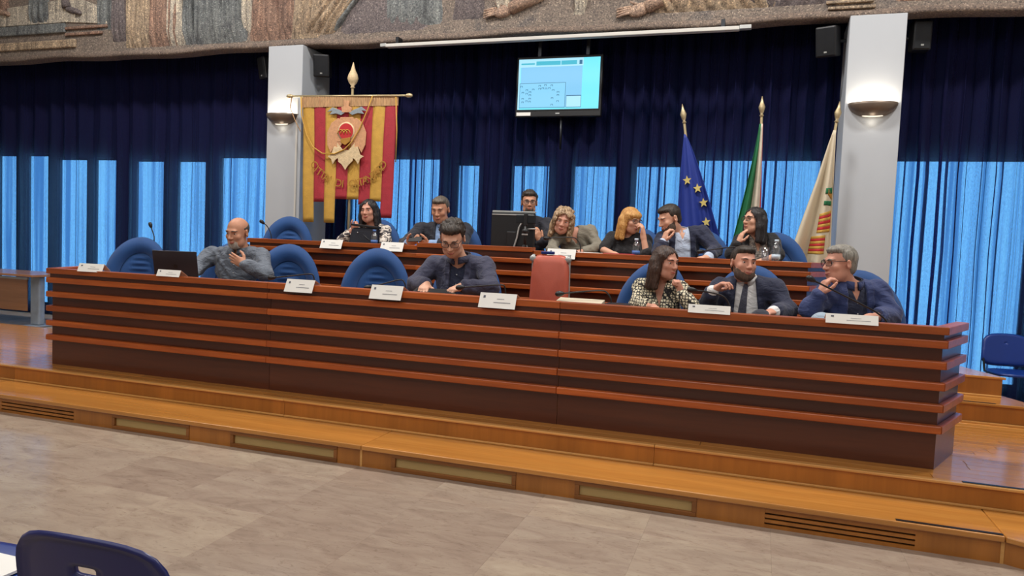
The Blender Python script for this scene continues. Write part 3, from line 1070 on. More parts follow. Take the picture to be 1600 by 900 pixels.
# side table at the left by the curtain
t = thing('side_table', 'grey-legged wooden table by the left curtain', 'table', (-10.5, 3.15, ZF), world=True)
MB().box(-11.6, -9.50, 2.85, 3.60, 0.455, 0.485).build('tabletop', 'table_wood', t, bevel=0.004)
MB().box(-11.4, -9.86, 3.06, 3.08, -0.05, 0.40).build('modesty_panel', 'table_wood', t, bevel=0.003)
for x in (-9.70, -11.4):
    MB().box(x - 0.085, x + 0.085, 3.05, 3.15, ZF + 0.03, 0.455).build('leg', 'table_grey', t, bevel=0.02)
    MB().box(x - 0.10, x + 0.10, 2.86, 3.58, ZF, ZF + 0.03).build('foot', 'table_grey', t, bevel=0.01)
MB().box(-11.4, -9.8, 3.02, 3.05, 0.40, 0.43).build('cable_tray', 'silver', t)

# ================================================================== wall lights, speakers, screen
for xc, lab in ((-6.03, 'half-moon uplight sconce on the pillar beside the banner'), (0.975, 'half-moon uplight sconce on the right pillar')):
    zc = 2.755
    t = thing('wall_sconce', lab, 'lamp', (xc, 3.6, zc - 0.13), group='half-moon wall sconces', world=True)
    P = []
    for i in range(25):
        a = PI * i / 24
        row = []
        for j in range(9):
            b_ = (PI / 2) * j / 8
            row.append((xc - 0.225 * math.cos(a) * math.cos(b_), 3.6 - 0.15 * math.sin(a) * math.cos(b_), zc - 0.135 * math.sin(b_)))
        P.append(row)
    o = MB().grid(P).build('bowl', 'sconce', t, smooth=True)
    so = o.modifiers.new('solid', 'SOLIDIFY')
    so.thickness = 0.008
    MB().tube([(xc - 0.12, 3.55, zc - 0.05), (xc + 0.12, 3.55, zc - 0.05)], 0.014, 10).build('bulb', 'sconce_glass', t, smooth=True)
    MB().ball((xc, 3.57, zc - 0.130), (0.10, 0.030, 0.012), 14, 8).build('lower_glass', 'sconce_glass', t, smooth=True)
    d2 = bpy.data.lights.new('sconce_lamp', 'POINT')
    d2.energy = 0.22
    d2.shadow_soft_size = 0.03
    d2.color = (1.0, 0.88, 0.70)
    l2 = bpy.data.objects.new('sconce_lamp', d2)
    COL.objects.link(l2)
    l2.parent = t
    l2.location = (0, -0.06, -0.06)
    d = bpy.data.lights.new('sconce_lamp', 'AREA')
    d.shape = 'RECTANGLE'
    d.size, d.size_y = 0.34, 0.05
    d.energy = 3.2
    d.color = (1.0, 0.86, 0.68)
    lo = bpy.data.objects.new('sconce_lamp', d)
    COL.objects.link(lo)
    lo.parent = t
    lo.location = (0, -0.055, 0.115)
    lo.rotation_euler = (PI - 0.35, 0, 0)


def speaker(label, loc, w, d_, h, yaw, pitch, mount):
    t = thing('loudspeaker', label, 'speaker', loc, 0, 'black wall speakers')
    R = Matrix.Rotation(yaw, 3, 'Z') @ Matrix.Rotation(pitch, 3, 'X')
    ax, ay, az = R @ Vector((1, 0, 0)), R @ Vector((0, 1, 0)), R @ Vector((0, 0, 1))
    MB().obox((0, 0, 0), ax, ay, az, w / 2, d_ / 2, h / 2).build('cabinet', 'black', t, bevel=0.018)
    MB().obox(-ay * (d_ / 2 + 0.003), ax, ay, az, w / 2 - 0.015, 0.004, h / 2 - 0.015).build('grille', 'dark_metal', t, bevel=0.004)
    MB().obox(-ay * (d_ / 2 + 0.008) - az * (h / 2 - 0.05), ax, ay, az, 0.014, 0.002, 0.008).build('badge', 'silver', t)
    MB().tube([ay * (d_ / 2 - 0.01), Vector(mount)], 0.018, 8).build('bracket', 'dark_metal', t, smooth=True)
    return t


speaker('black speaker on the inner side of the left pillar', (-5.61, 3.84, 3.42), 0.21, 0.18, 0.29, 0.35, 0.18, (-0.14, 0.10, 0.02))
speaker('grey-black speaker on the outer side of the left pillar', (-6.62, 4.02, 3.47), 0.20, 0.16, 0.30, -0.5, 0.16, (0.33, 0.05, 0.02))
speaker('black tilted speaker on the left side of the right pillar', (0.53, 3.80, 3.44), 0.21, 0.18, 0.31, -0.35, 0.22, (0.18, 0.06, 0.02))
speaker('black speaker on the right side of the right pillar', (1.42, 3.98, 3.50), 0.18, 0.16, 0.30, 0.15, 0.05, (-0.18, 0.05, 0.0))

t = thing('screen_housing', 'white slim projection screen housing under the mural', 'screen', (-2.4, 3.56, 3.53), world=True)
MB().box(-4.52, -0.36, 3.52, 3.60, 3.535, 3.575).build('casing', 'wall', t, bevel=0.006)
MB().box(-4.60, -4.52, 3.53, 3.60, 3.545, 3.585).build('end_cap', 'silver', t, bevel=0.004)
MB().box(-0.36, -0.24, 3.53, 3.60, 3.545, 3.585).build('end_cap', 'silver', t, bevel=0.004)
for x in (-4.40, -0.55):
    MB().box(x, x + 0.04, 3.55, 3.66, 3.575, 3.66).build('hanger', 'dark_metal', t)

# television
TVY = 4.02
x0, x1, z0, z1 = -2.975, -1.905, 2.745, 3.475
t = thing('television', 'black hanging television showing a pale blue seating plan', 'television', ((x0 + x1) / 2, TVY + 0.05, z0), world=True)
MB().box(x0, x1, TVY, TVY + 0.07, z0, z1).build('housing', 'black', t, bevel=0.012)
MB().box(x0 + 0.02, x1 - 0.02, TVY - 0.006, TVY, z0 + 0.075, z1 - 0.025).build('bezel', 'black', t, bevel=0.003)
scr = MB().box(x0 + 0.03, x1 - 0.03, TVY - 0.010, TVY - 0.006, z0 + 0.09, z1 - 0.035).build('screen', glow('screen_cyan', (0.16, 0.78, 0.98), 1.1), t)
sx0, sx1, sz0, sz1 = x0 + 0.03, x1 - 0.03, z0 + 0.09, z1 - 0.035


def ui(a, b_, c_, d_, m, nm, lvl=1):
    w, h = sx1 - sx0, sz1 - sz0
    y = TVY - 0.010 - 0.0012 * lvl
    return MB().box(sx0 + a * w, sx0 + b_ * w, y, y + 0.0012, sz0 + c_ * h, sz0 + d_ * h).build(nm, m, scr)


G1 = glow('ui_pale', (0.22, 0.60, 0.92), 1.0)
G2 = glow('ui_white', (0.42, 0.82, 1.0), 1.0)
G3 = glow('ui_plan', (0.24, 0.66, 0.95), 1.0)
G4 = glow('ui_line', (0.02, 0.16, 0.32), 1.0)
G5 = glow('ui_teal', (0.05, 0.50, 0.66), 1.0)
ui(0.0, 0.80, 0.84, 1.0, G2, 'title_bar')
ui(0.0, 0.02, 0.0, 0.84, G2, 'left_border')
ui(0.03, 0.79, 0.03, 0.84, G1, 'window_panel')
ui(0.22, 0.52, 0.87, 0.95, G5, 'menu_field', 2)
ui(0.53, 0.72, 0.87, 0.95, G5, 'menu_field', 2)
ui(0.75, 0.785, 0.87, 0.95, G4, 'menu_button', 2)
ui(0.03, 0.20, 0.89, 0.92, G5, 'title_text', 2)
ui(0.02, 0.595, 0.03, 0.525, G4, 'plan_border', 2)
ui(0.025, 0.59, 0.04, 0.515, G3, 'plan_sheet', 3)
ui(0.605, 0.79, 0.03, 0.27, G4, 'note_border', 2)
ui(0.61, 0.785, 0.04, 0.25, G2, 'note_sheet', 3)
for (a, b_) in ((.03, .44), (.05, .32), (.05, .20), (.05, .13), (.10, .37), (.10, .30), (.10, .15), (.14, .33), (.14, .27), (.14, .20), (.14, .14), (.18, .38), (.26, .45), (.33, .46), (.41, .45), (.26, .39), (.30, .40), (.34, .39), (.38, .40), (.43, .36), (.49, .32), (.49, .26), (.42, .20), (.49, .14), (.42, .07)):
    q = ui(a, a + 0.028, b_, b_ + 0.032, G4, 'seat_mark', 4)
    ui(a + 0.006, a + 0.022, b_ - 0.004, b_ + 0.022, G3, 'seat_mark_fill', 5)
MB().box(x0 + 0.02, x0 + 0.20, TVY - 0.004, TVY, z0 + 0.018, z0 + 0.058).build('sticker', 'white_card', t)
MB().box(-2.46, -2.41, TVY - 0.003, TVY, z0 + 0.035, z0 + 0.048).build('brand_plate', 'silver', t)
for x in (-2.70, -2.10):
    MB().box(x - 0.02, x + 0.02, TVY + 0.03, TVY + 0.06, z1, 4.2).build('hanging_post', 'dark_metal', t)
MB().tube([(-2.40, TVY + 0.05, z0), (-2.395, TVY + 0.06, 2.36)], 0.014, 8).build('cable', 'dark_metal', t, smooth=True)


# ================================================================== banner and flags
def letters(text, size):
    cu = bpy.data.curves.new('tmp', 'FONT')
    cu.body = text
    cu.size = size
    cu.extrude = 0.002
    cu.align_x = 'CENTER'
    ob = bpy.data.objects.new('tmp', cu)
    COL.objects.link(ob)
    dg = bpy.context.evaluated_depsgraph_get()
    me = ob.evaluated_get(dg).to_mesh()
    vs = [v.co.copy() for v in me.vertices]
    fs = [tuple(p.vertices) for p in me.polygons]
    ob.evaluated_get(dg).to_mesh_clear()
    bpy.data.objects.remove(ob, do_unlink=True)
    bpy.data.curves.remove(cu)
    return vs, fs


BY = 3.42
bn = thing('banner', 'red and gold striped civic banner with embroidered eagle on a cross pole', 'banner', (-4.90, BY, DZ2), world=True)
bx0, bx1, bzt = -5.61, -4.27, 2.925
sw = (bx1 - bx0) / 8
botz = [1.36, 1.62, 1.36, 1.66, 1.66, 1.60, 1.64, 1.44]


def by_(x, z):
    return BY + 0.012 * math.sin(x * 9 + 0.6) * (1 - (z - 1.3) / 1.7) + 0.006 * math.sin(z * 5 + x * 3)


for i in range(8):
    P = []
    for a in range(7):
        x = bx0 + sw * (i + a / 6)
        row = []
        for j in range(25):
            z = botz[i] + (bzt - botz[i]) * j / 24
            bulge = 0.008 * math.sin(PI * a / 6)
            xx = x + 0.10 * max(0, (bzt - z) / 1.6) * (0.5 - (x - bx0) / (bx1 - bx0)) * 0.8
            row.append((xx, by_(xx, z) - bulge, z))
        P.append(row)
    o = MB().grid(P).build('stripe', 'gold' if i % 2 == 0 else 'red', bn, smooth=True)
    so = o.modifiers.new('solid', 'SOLIDIFY')
    so.thickness = 0.004
P = []
for a in range(120):
    x = bx0 - 0.005 + (bx1 - bx0 + 0.01) * a / 119
    P.append([(x, by_(x, z) - 0.012 - 0.005 * math.sin(a * 2.1), z) for z in (2.80, 2.84, 2.88, 2.93)])
MB().grid(P).build('fringe', 'fringe', bn, smooth=True)
MB().tube([(-5.80, BY - 0.01, 2.945), (-4.12, BY - 0.01, 2.915)], 0.013, 10).build('cross_pole', 'brass', bn, smooth=True)
for x, z in ((-5.80, 2.945), (-4.12, 2.915)):
    MB().ball((x, BY - 0.01, z), (0.05, 0.026, 0.028), 14, 8).build('pole_knob', 'brass', bn, smooth=True)
MB().tube([(-4.92, BY + 0.035, DZ2), (-4.92, BY + 0.035, 3.08)], 0.016, 10).build('upright_pole', 'brass', bn, smooth=True)
MB().lathe([(0.012, 0), (0.03, 0.01), (0.018, 0.03), (0.05, 0.07), (0.068, 0.12), (0.055, 0.17), (0.03, 0.22), (0.016, 0.27), (0.003, 0.32)], 14, (-4.92, BY + 0.035, 3.03)).build('finial', 'cream_emb', bn, smooth=True)
MB().lathe([(0.16, 0), (0.16, 0.03), (0.03, 0.06)], 20, (-4.92, BY + 0.035, DZ2)).build('pole_foot', 'brass', bn, smooth=True)
# cords
MB().tube([(-5.62, BY - 0.03, 2.93), (-5.60, BY - 0.035, 2.70), (-5.52, BY - 0.035, 2.45), (-5.42, BY - 0.035, 2.30), (-5.28, BY - 0.04, 2.22), (-5.10, BY - 0.05, 2.215), (-4.96, BY - 0.05, 2.27), (-4.86, BY - 0.05, 2.36), (-4.76, BY - 0.045, 2.52), (-4.66, BY - 0.04, 2.75), (-4.60, BY - 0.035, 2.92)], 0.008, 8).build('cord', 'gold', bn, smooth=True)
MB().tube([(-5.77, BY - 0.01, 2.93), (-5.79, BY - 0.01, 2.8), (-5.70, BY - 0.012, 2.62), (-5.62, BY - 0.02, 2.5)], 0.006, 8).build('cord', 'fringe', bn, smooth=True)
MB().tube([(-4.29, BY - 0.02, 2.90), (-4.265, BY - 0.015, 2.5), (-4.27, BY - 0.012, 2.12)], 0.007, 8).build('cord', 'gold', bn, smooth=True)
ex, ez = -4.95, 2.42


def emb(poly, m, nm, d=0.022, t_=0.012):
    return MB().wall([(ex + 1.28 * x, ez + 1.12 * z) for x, z in poly], BY - d - t_, BY - d).build(nm, m, bn, bevel=0.004)


def mirror(p):
    return [(-x, z) for x, z in p][::-1]


wing = [(0.02, 0.18), (0.10, 0.21), (0.17, 0.16), (0.215, 0.05), (0.21, -0.08), (0.17, -0.17), (0.13, -0.10), (0.09, -0.16), (0.05, -0.08), (0.03, 0.0)]
emb(wing, 'pink_emb', 'eagle_wing')
emb(mirror(wing), 'pink_emb', 'eagle_wing')
emb([(-0.07, 0.22), (0.07, 0.22), (0.10, 0.12), (0.10, -0.05), (-0.10, -0.05), (-0.10, 0.12)], 'pink_emb', 'eagle_breast', 0.026)
emb([(-0.10, -0.06), (-0.03, -0.14), (0.03, -0.14), (0.10, -0.06), (0.08, -0.26), (0.03, -0.31), (0.0, -0.36), (-0.04, -0.30), (-0.08, -0.27)], 'cream_emb', 'eagle_tail', 0.028)
for s in (-1, 1):
    q = [(0.06, -0.12), (0.13, -0.10), (0.16, -0.19), (0.20, -0.21), (0.16, -0.24), (0.14, -0.30), (0.11, -0.25), (0.07, -0.22)]
    emb(q if s > 0 else mirror(q), 'cream_emb', 'eagle_claw', 0.03)
    q = [(0.02, 0.27), (0.08, 0.30), (0.16, 0.33), (0.22, 0.28), (0.16, 0.29), (0.19, 0.25), (0.12, 0.26), (0.06, 0.24)]
    emb(q if s > 0 else mirror(q), 'grey_emb', 'ribbon', 0.03)
emb([(-0.05, 0.27), (0.05, 0.27), (0.06, 0.32), (0.02, 0.34), (0.03, 0.40), (-0.03, 0.40), (-0.03, 0.34), (-0.06, 0.33)], 'pink_emb', 'eagle_head', 0.032)
MB().lathe([(0.005, -0.012), (0.105, -0.012), (0.118, 0.0), (0.118, 0.006)], 28, (ex, BY - 0.036, ez + 0.07), (0, -1, 0)).build('medallion_ring', 'cream_emb', bn, smooth=True)
MB().lathe([(0.005, 0), (0.10, 0), (0.10, 0.004)], 28, (ex, BY - 0.042, ez + 0.07), (0, -1, 0)).build('medallion', 'flag_red', bn)
for q in range(3):
    MB().tube([(ex - 0.07 + 0.045 * q + 0.045 * math.cos(PI - PI * k / 6) , BY - 0.05, ez + 0.04 + 0.05 * math.sin(PI * k / 6)) for k in range(7)], 0.005, 6).build('medallion_hill', 'gold', bn, smooth=True)
emb([(-0.05, -0.02), (0.06, 0.0), (0.05, -0.05), (0.0, -0.09), (-0.05, -0.06)], 'gold_letter', 'shield_point', 0.046)
text = "CITTA' DI CATANZARO"
n = len(text)
for i, chx in enumerate(text):
    if chx == ' ':
        continue
    u = (i - (n - 1) / 2) / ((n - 1) / 2)
    a = u * 0.98
    cx_, cz_ = ex + 0.03 + 0.62 * math.sin(a), 2.36 - 0.56 * math.cos(a)
    vs, fs = letters(chx, 0.135)
    R = Matrix.Rotation(-a * 0.8, 3, 'Y')
    pts = []
    for v in vs:
        w = R @ Vector((v.x, -v.z, v.y))
        pts.append((cx_ + w.x, BY - 0.028 + w.y, cz_ + w.z))
    MB().add(pts, fs).build('letter', 'gold_letter', bn)


def pole(t, a, b_, spear=True):
    a, b_ = Vector(a), Vector(b_)
    d_ = (b_ - a).normalized()
    MB().tube([a, b_], 0.014, 10).build('pole', 'brass', t, smooth=True)
    MB().lathe([(0.01, 0), (0.024, 0.01), (0.012, 0.03), (0.022, 0.05), (0.034, 0.10), (0.016, 0.15), (0.003, 0.21)], 12, b_, d_).build('finial', 'brass', t, smooth=True)
    MB().lathe([(0.15, 0), (0.15, 0.03), (0.03, 0.07), (0.02, 0.12)], 20, (a.x, a.y, a.z)).build('stand', 'dark_metal', t, smooth=True)


def drape(cols, fn, t, name):
    # cols: list of (u0,u1,material); fn(u,v)-> point ; u across the cloth, v 0 top..1 bottom
    out = []
    for u0, u1, m, nm in cols:
        P = []
        n = max(6, int((u1 - u0) * 60))
        for i in range(n + 1):
            u = u0 + (u1 - u0) * i / n
            P.append([fn(u, j / 30) for j in range(31)])
        o = MB().grid(P).build(nm, m, t, smooth=True)
        so = o.modifiers.new('solid', 'SOLIDIFY')
        so.thickness = 0.004
        out.append(o)
    return out


FY = 3.36
# flag with gold stars
t = thing('flag', 'blue flag with gold stars on a leaning pole', 'flag', (-0.72, FY, DZ2), world=True)
pole(t, (-0.50, FY + 0.03, DZ2), (-0.858, FY + 0.03, 2.54))


def eu(u, v):
    z = 2.42 - 1.35 * v
    xl = -0.852 - 0.06 * v + 0.03 * v * v
    xr = -0.835 + 0.50 * v ** 0.85
    x = xl + (xr - xl) * u
    y = FY - 0.02 + 0.05 * v * math.sin(u * 9 + 1.5 * v) + 0.02 * v * math.sin(u * 23)
    return (x, y, z)


cl = drape([(0, 1, 'eu_blue', 'cloth')], eu, t, 'cloth')[0]
for u, v in ((0.33, 0.36), (0.70, 0.42), (0.80, 0.53), (0.76, 0.68)):
    pt = eu(u, v)
    vs = []
    for k in range(10):
        r = 0.052 if k % 2 == 0 else 0.022
        a = PI / 2 + k * PI / 5 + 0.15
        vs.append((pt[0] + r * math.cos(a) * 0.9, pt[2] + r * math.sin(a)))
    MB().wall(vs, pt[1] - 0.03, pt[1] - 0.012).build('star', 'star', cl)
# tricolour
t = thing('flag', 'furled green, white and red tricolour flag on a straight pole', 'flag', (-0.05, FY, DZ2), world=True)
pole(t, (-0.02, FY + 0.03, DZ2), (-0.083, FY + 0.03, 2.60))


def it(u, v):
    z = 2.52 - 1.45 * v
    xl = -0.10 - 0.25 * v ** 1.2
    xr = -0.065 + 0.05 * v
    x = xl + (xr - xl) * u
    y = FY - 0.02 + 0.045 * min(1, 3 * v) * math.sin(u * 14 + v) * (0.3 + v)
    return (x, y, z)


drape([(0, 0.48, 'flag_green', 'green_band'), (0.48, 0.92, 'flag_white', 'white_band'), (0.92, 1.0, 'flag_red', 'red_band')], it, t, 'cloth')
# cream civic flag
t = thing('flag', 'cream flag with striped gold and red shield beside the right pillar', 'flag', (0.55, 3.30, DZ2), world=True)
pole(t, (0.42, 3.33, DZ2), (0.625, 3.33, 2.52))


def civ(u, v):
    z = 2.44 - 1.42 * v + 0.42 * max(0.0, v - 0.35) * (1 - u) * 0.55 - 0.10 * u * v
    xl = 0.60 - 0.34 * v ** 0.95
    xr = 0.625 + 0.03 * v
    x = xl + (xr - xl) * u
    y = 3.28 - 0.05 * min(1, 3 * v) * math.sin(u * 11 + 0.8) * (0.4 + v)
    return (x, y, z)


cl = drape([(0, 1, 'flag_cream', 'cloth')], civ, t, 'cloth')[0]


def patch(u0, u1, v0, v1, slant, m, nm):
    # emblem piece following the cloth in (u, v)
    P = []
    for i in range(9):
        u = u0 + (u1 - u0) * i / 8
        P.append([tuple(Vector(civ(u, v0 + (v1 - v0) * j / 3 + slant * (1 - i / 8))) + Vector((0, -0.007, 0))) for j in range(4)])
    MB().grid(P).build(nm, m, cl, smooth=True).modifiers.new('solid', 'SOLIDIFY').thickness = 0.003


for (a, b_, ua, ub) in ((0.52, 0.66, 0.52, 0.94), (0.70, 0.83, 0.40, 0.80)):
    k = 7
    for q in range(k):
        patch(ua, ub, a + (b_ - a) * q / k, a + (b_ - a) * (q + 1) / k, 0.06, 'gold' if q % 2 == 0 else 'flag_red', 'shield_stripe')
patch(0.60, 0.94, 0.37, 0.41, 0.02, 'flag_green', 'laurel')
patch(0.72, 0.94, 0.41, 0.45, -0.02, 'gold_letter', 'crown')
patch(0.60, 0.92, 0.46, 0.49, 0.02, 'flag_green', 'laurel')


# ================================================================== things on the desks
def card(label, x, y, w, rise, hang, tilt=0.0, z_rail=0.82):
    # folded paper name card straddling the desk rail
    t = thing('name_card', label, 'name card', (x, y, z_rail), tilt, 'white folded name cards')
    H_ = rise + hang
    sl = 0.45 * H_

    def sheet(y0, z0, y1, z1, nm):
        return MB().add([(-w / 2, y0, z0), (w / 2, y0, z0), (w / 2, y1, z1), (-w / 2, y1, z1),
                         (-w / 2, y0 + 0.0015, z0), (w / 2, y0 + 0.0015, z0), (w / 2, y1 + 0.0015, z1 - 0.001), (-w / 2, y1 + 0.0015, z1 - 0.001)],
                        [(0, 1, 2, 3), (7, 6, 5, 4), (0, 4, 5, 1), (1, 5, 6, 2), (2, 6, 7, 3), (3, 7, 4, 0)]).build(nm, 'white_card', t)
    y0 = -0.008 - (sl * hang / H_)
    y1 = y0 + sl
    fl_ = sheet(y0, -hang, y1, rise, 'front_flap')
    sheet(0.09, 0.001, y1 + 0.002, rise, 'rear_flap')

    def pr_(x0, x1, s0, s1, nm):
        q = lambda xx, s_: (xx, y0 + sl * s_ - 0.0012, -hang + H_ * s_)
        MB().add([q(x0, s0), q(x1, s0), q(x1, s1), q(x0, s1)], [(0, 1, 2, 3)]).build(nm, 'print', fl_)
    pr_(-w * 0.40, -w * 0.34, 0.66, 0.82, 'printed_crest')
    pr_(-w * 0.02, w * 0.18, 0.60, 0.63, 'printed_line')
    pr_(-w * 0.10, w * 0.36, 0.36, 0.40, 'printed_line')
    return t


RF = -0.05
card('white name card at the far left end of the front desk', -5.22, RF, 0.23, 0.058, 0.008, 0.15)
card('white name card in front of the dark laptop', -4.42, RF, 0.22, 0.048, 0.004, 0.02)
card('white name card before the empty armchair right of the bald man', -3.205, RF, 0.24, 0.038, 0.055)
card('white name card before the empty armchair left of the tablet user', -2.49, RF, 0.25, 0.035, 0.062)
card('white name card between the tablet user and the coral chair', -1.655, RF, 0.26, 0.03, 0.068)
card('white name card before the man in a dark tie', -0.285, RF, 0.25, 0.040, 0.010)
card('white name card nearest the right end of the front desk', 0.515, RF, 0.28, 0.038, 0.016)
card('white name card on the back desk before the woman with the bag', -4.17, 1.90, 0.25, 0.02, 0.07, 0, DZ2 + 0.82)
card('white name card on the back desk before the man with the phone', -3.48, 1.90, 0.25, 0.02, 0.07, 0, DZ2 + 0.82)
card('white name card on the back desk above the coral chair', -1.745, 1.90, 0.27, 0.025, 0.065, 0, DZ2 + 0.82)


def mic(label, pts, zbase, big=1.0, floor=False):
    b = Vector(pts[0])
    t = thing('gooseneck_microphone', label, 'microphone', (b.x, b.y, zbase), 0, 'black gooseneck microphones', world=True)
    if floor:
        MB().lathe([(0.12, 0), (0.12, 0.02), (0.02, 0.035)], 20, (b.x, b.y, zbase)).build('base', 'black', t, smooth=True)
    else:
        MB().box(b.x - 0.05, b.x + 0.05, b.y - 0.04, b.y + 0.06, zbase, zbase + 0.03).build('base', 'black', t, bevel=0.008)
    # smooth the neck
    P0 = [Vector((b.x, b.y, zbase + 0.02))] + [Vector(q) for q in pts]
    sm = []
    for i in range(len(P0) - 1):
        p0, p1, p2, p3 = P0[max(i - 1, 0)], P0[i], P0[i + 1], P0[min(i + 2, len(P0) - 1)]
        for k in range(5):
            s = k / 5
            sm.append(0.5 * ((2 * p1) + (p2 - p0) * s + (2 * p0 - 5 * p1 + 4 * p2 - p3) * s * s + (3 * p1 - p0 - 3 * p2 + p3) * s ** 3))
    sm.append(P0[-1])
    MB().tube(sm, 0.0055, 8).build('gooseneck', 'black', t, smooth=True)
    d_ = (P0[-1] - P0[-2]).normalized()
    MB().lathe([(0.006, -0.01), (0.013, 0.0), (0.019, 0.02), (0.020, 0.035), (0.014, 0.05), (0.004, 0.056)], 12, P0[-1], d_).build('capsule', 'black', t, smooth=True)
    return t


FW, BW = 0.735, DZ2 + 0.735
mic('thin microphone on a floor stand behind the leftmost blue armchair', [(-6.056, 1.48, 1.005), (-6.058, 1.48, 1.106), (-6.084, 1.48, 1.172), (-6.098, 1.48, 1.205)], 0.0, floor=True)
mic('microphone at the left end of the back desk before the pillar', [(-5.132, 2.2, 1.142), (-5.151, 2.2, 1.212), (-5.194, 2.2, 1.274), (-5.221, 2.18, 1.300)], BW)
mic('microphone bent left before the empty armchair right of the bald man', [(-3.357, 0.36, 0.811), (-3.365, 0.36, 0.861), (-3.394, 0.35, 0.880), (-3.531, 0.3, 0.859), (-3.665, 0.27, 0.840)], FW)
mic('microphone bent left before the empty armchair left of the tablet user', [(-2.55, 0.36, 0.807), (-2.562, 0.36, 0.855), (-2.596, 0.35, 0.878), (-2.704, 0.3, 0.844), (-2.80, 0.27, 0.815)], FW)
mic('microphone bent left over the black tablet', [(-1.738, 0.34, 0.809), (-1.746, 0.34, 0.864), (-1.772, 0.33, 0.886), (-1.916, 0.28, 0.871), (-2.03, 0.24, 0.858)], FW)
mic('microphone bent left in front of the coral chair', [(-0.966, 0.34, 0.821), (-0.991, 0.34, 0.868), (-1.035, 0.33, 0.888), (-1.181, 0.28, 0.873), (-1.285, 0.24, 0.858)], FW)
mic('microphone bent left between the patterned blouse and the dark tie', [(-0.165, 0.34, 0.788), (-0.189, 0.34, 0.858), (-0.232, 0.33, 0.902), (-0.325, 0.3, 0.923), (-0.40, 0.28, 0.930)], FW)
mic('long microphone slanting up before the man in blue jacket', [(0.754, 0.34, 0.804), (0.705, 0.34, 0.848), (0.64, 0.33, 0.884), (0.448, 0.29, 0.974), (0.32, 0.25, 1.034)], FW)
mic('microphone before the woman with curly blond hair', [(-1.641, 2.2, 1.185), (-1.669, 2.2, 1.245), (-1.716, 2.18, 1.273), (-1.845, 2.12, 1.267), (-1.92, 2.08, 1.258)], BW)
mic('microphone before the bearded man in the back row', [(-0.216, 2.25, 1.14), (-0.204, 2.25, 1.209), (-0.233, 2.25, 1.243), (-0.385, 2.2, 1.219), (-0.50, 2.15, 1.195)], BW)

# laptop (lid towards the hall)
t = thing('laptop', 'dark grey laptop open in front of the bald man', 'laptop', (-4.68, 0.33, FW), 0.40)
MB().obox((0, 0.11, 0.009), (1, 0, 0), (0, 1, 0), (0, 0, 1), 0.18, 0.12, 0.008).build('keyboard_base', 'laptop', t, bevel=0.004)
lid = MB().obox((0, -0.045, 0.145), (1, 0, 0), (0, 0.95, 0.28), (0, -0.28, 0.95), 0.18, 0.004, 0.135).build('lid', 'laptop', t, bevel=0.004)
MB().lathe([(0.002, 0), (0.017, 0), (0.017, 0.0015)], 20, (0, -0.0495, 0.145), (0, -0.95, -0.28)).build('round_logo', 'black', lid)
for k in range(5):
    MB().box(-0.15, 0.15, 0.05 + k * 0.022, 0.066 + k * 0.022, 0.017, 0.019).build('key_row', 'black', t)
single(MB().box(-5.06, -4.93, 0.22, 0.42, FW, FW + 0.05), 'pencil_case', 'black', 'small dark case on the desk left of the laptop', 'case', (-5.0, 0.32, FW), bevel=0.012)

# tablet
t = thing('tablet', 'black tablet tilted under the hands of the man in glasses', 'tablet', (-2.32, 0.30, FW), 0.0)
MB().obox((0, 0.02, 0.045), (1, 0, 0), (0, 0.94, 0.34), (0, -0.34, 0.94), 0.17, 0.115, 0.005).build('tablet_body', 'black', t, bevel=0.004)
MB().obox((0, 0.022, 0.051), (1, 0, 0), (0, 0.94, 0.34), (0, -0.34, 0.94), 0.155, 0.10, 0.0008).build('display', 'dark_metal', t)
MB().obox((0, 0.10, 0.035), (1, 0, 0), (0, 1, 0), (0, 0, 1), 0.12, 0.004, 0.034).build('stand_flap', 'black', t)

# monitor on the back desk, seen from behind
t = thing('monitor', 'black computer monitor on the back desk seen from behind', 'monitor', (-2.335, 2.22, BW), 0.03)
MB().box(-0.222, 0.222, -0.02, 0.03, 0.10, 0.445).build('screen_housing', 'black', t, bevel=0.01)
MB().box(-0.222, 0.222, 0.005, 0.034, 0.445, 0.462).build('top_edge', 'silver', t, bevel=0.004)
MB().box(-0.215, 0.215, -0.024, -0.006, 0.418, 0.428).build('rear_trim', 'silver', t, bevel=0.003)
MB().box(-0.05, 0.05, -0.05, -0.015, 0.02, 0.26).build('stand_neck', 'black', t, bevel=0.01)
MB().box(-0.14, 0.14, -0.10, 0.10, 0.0, 0.02).build('stand_foot', 'black', t, bevel=0.006)
MB().tube([(0.0, -0.04, 0.02), (0.03, -0.05, 0.10), (0.06, -0.055, 0.20), (0.075, -0.05, 0.30), (0.10, -0.045, 0.345), (0.17, -0.04, 0.36)], 0.008, 8).build('cable', 'silver', t, smooth=True)

# phone on a small tripod
t = thing('phone_tripod', 'smartphone clamped on a small black tripod before the monitor', 'tripod', (-2.15, 2.045, BW))
MB().box(-0.098, 0.098, -0.006, 0.004, 0.338, 0.418).build('phone', 'dark_metal', t, bevel=0.006)
MB().box(-0.018, 0.018, -0.016, 0.012, 0.315, 0.432).build('clamp', 'black', t, bevel=0.005)
MB().tube([(0, 0, 0.10), (0, 0, 0.32)], 0.014, 10).build('column', 'black', t, smooth=True)
MB().lathe([(0.02, 0), (0.032, 0.01), (0.032, 0.035), (0.02, 0.045)], 14, (0, 0, 0.24)).build('ball_head', 'black', t, smooth=True)
MB().box(-0.03, 0.03, -0.022, -0.010, 0.225, 0.24).build('level_plate', 'silver', t, bevel=0.003)
MB().tube([(0.02, 0.0, 0.285), (0.11, -0.02, 0.288)], 0.006, 8).build('pan_handle', 'silver', t, smooth=True)
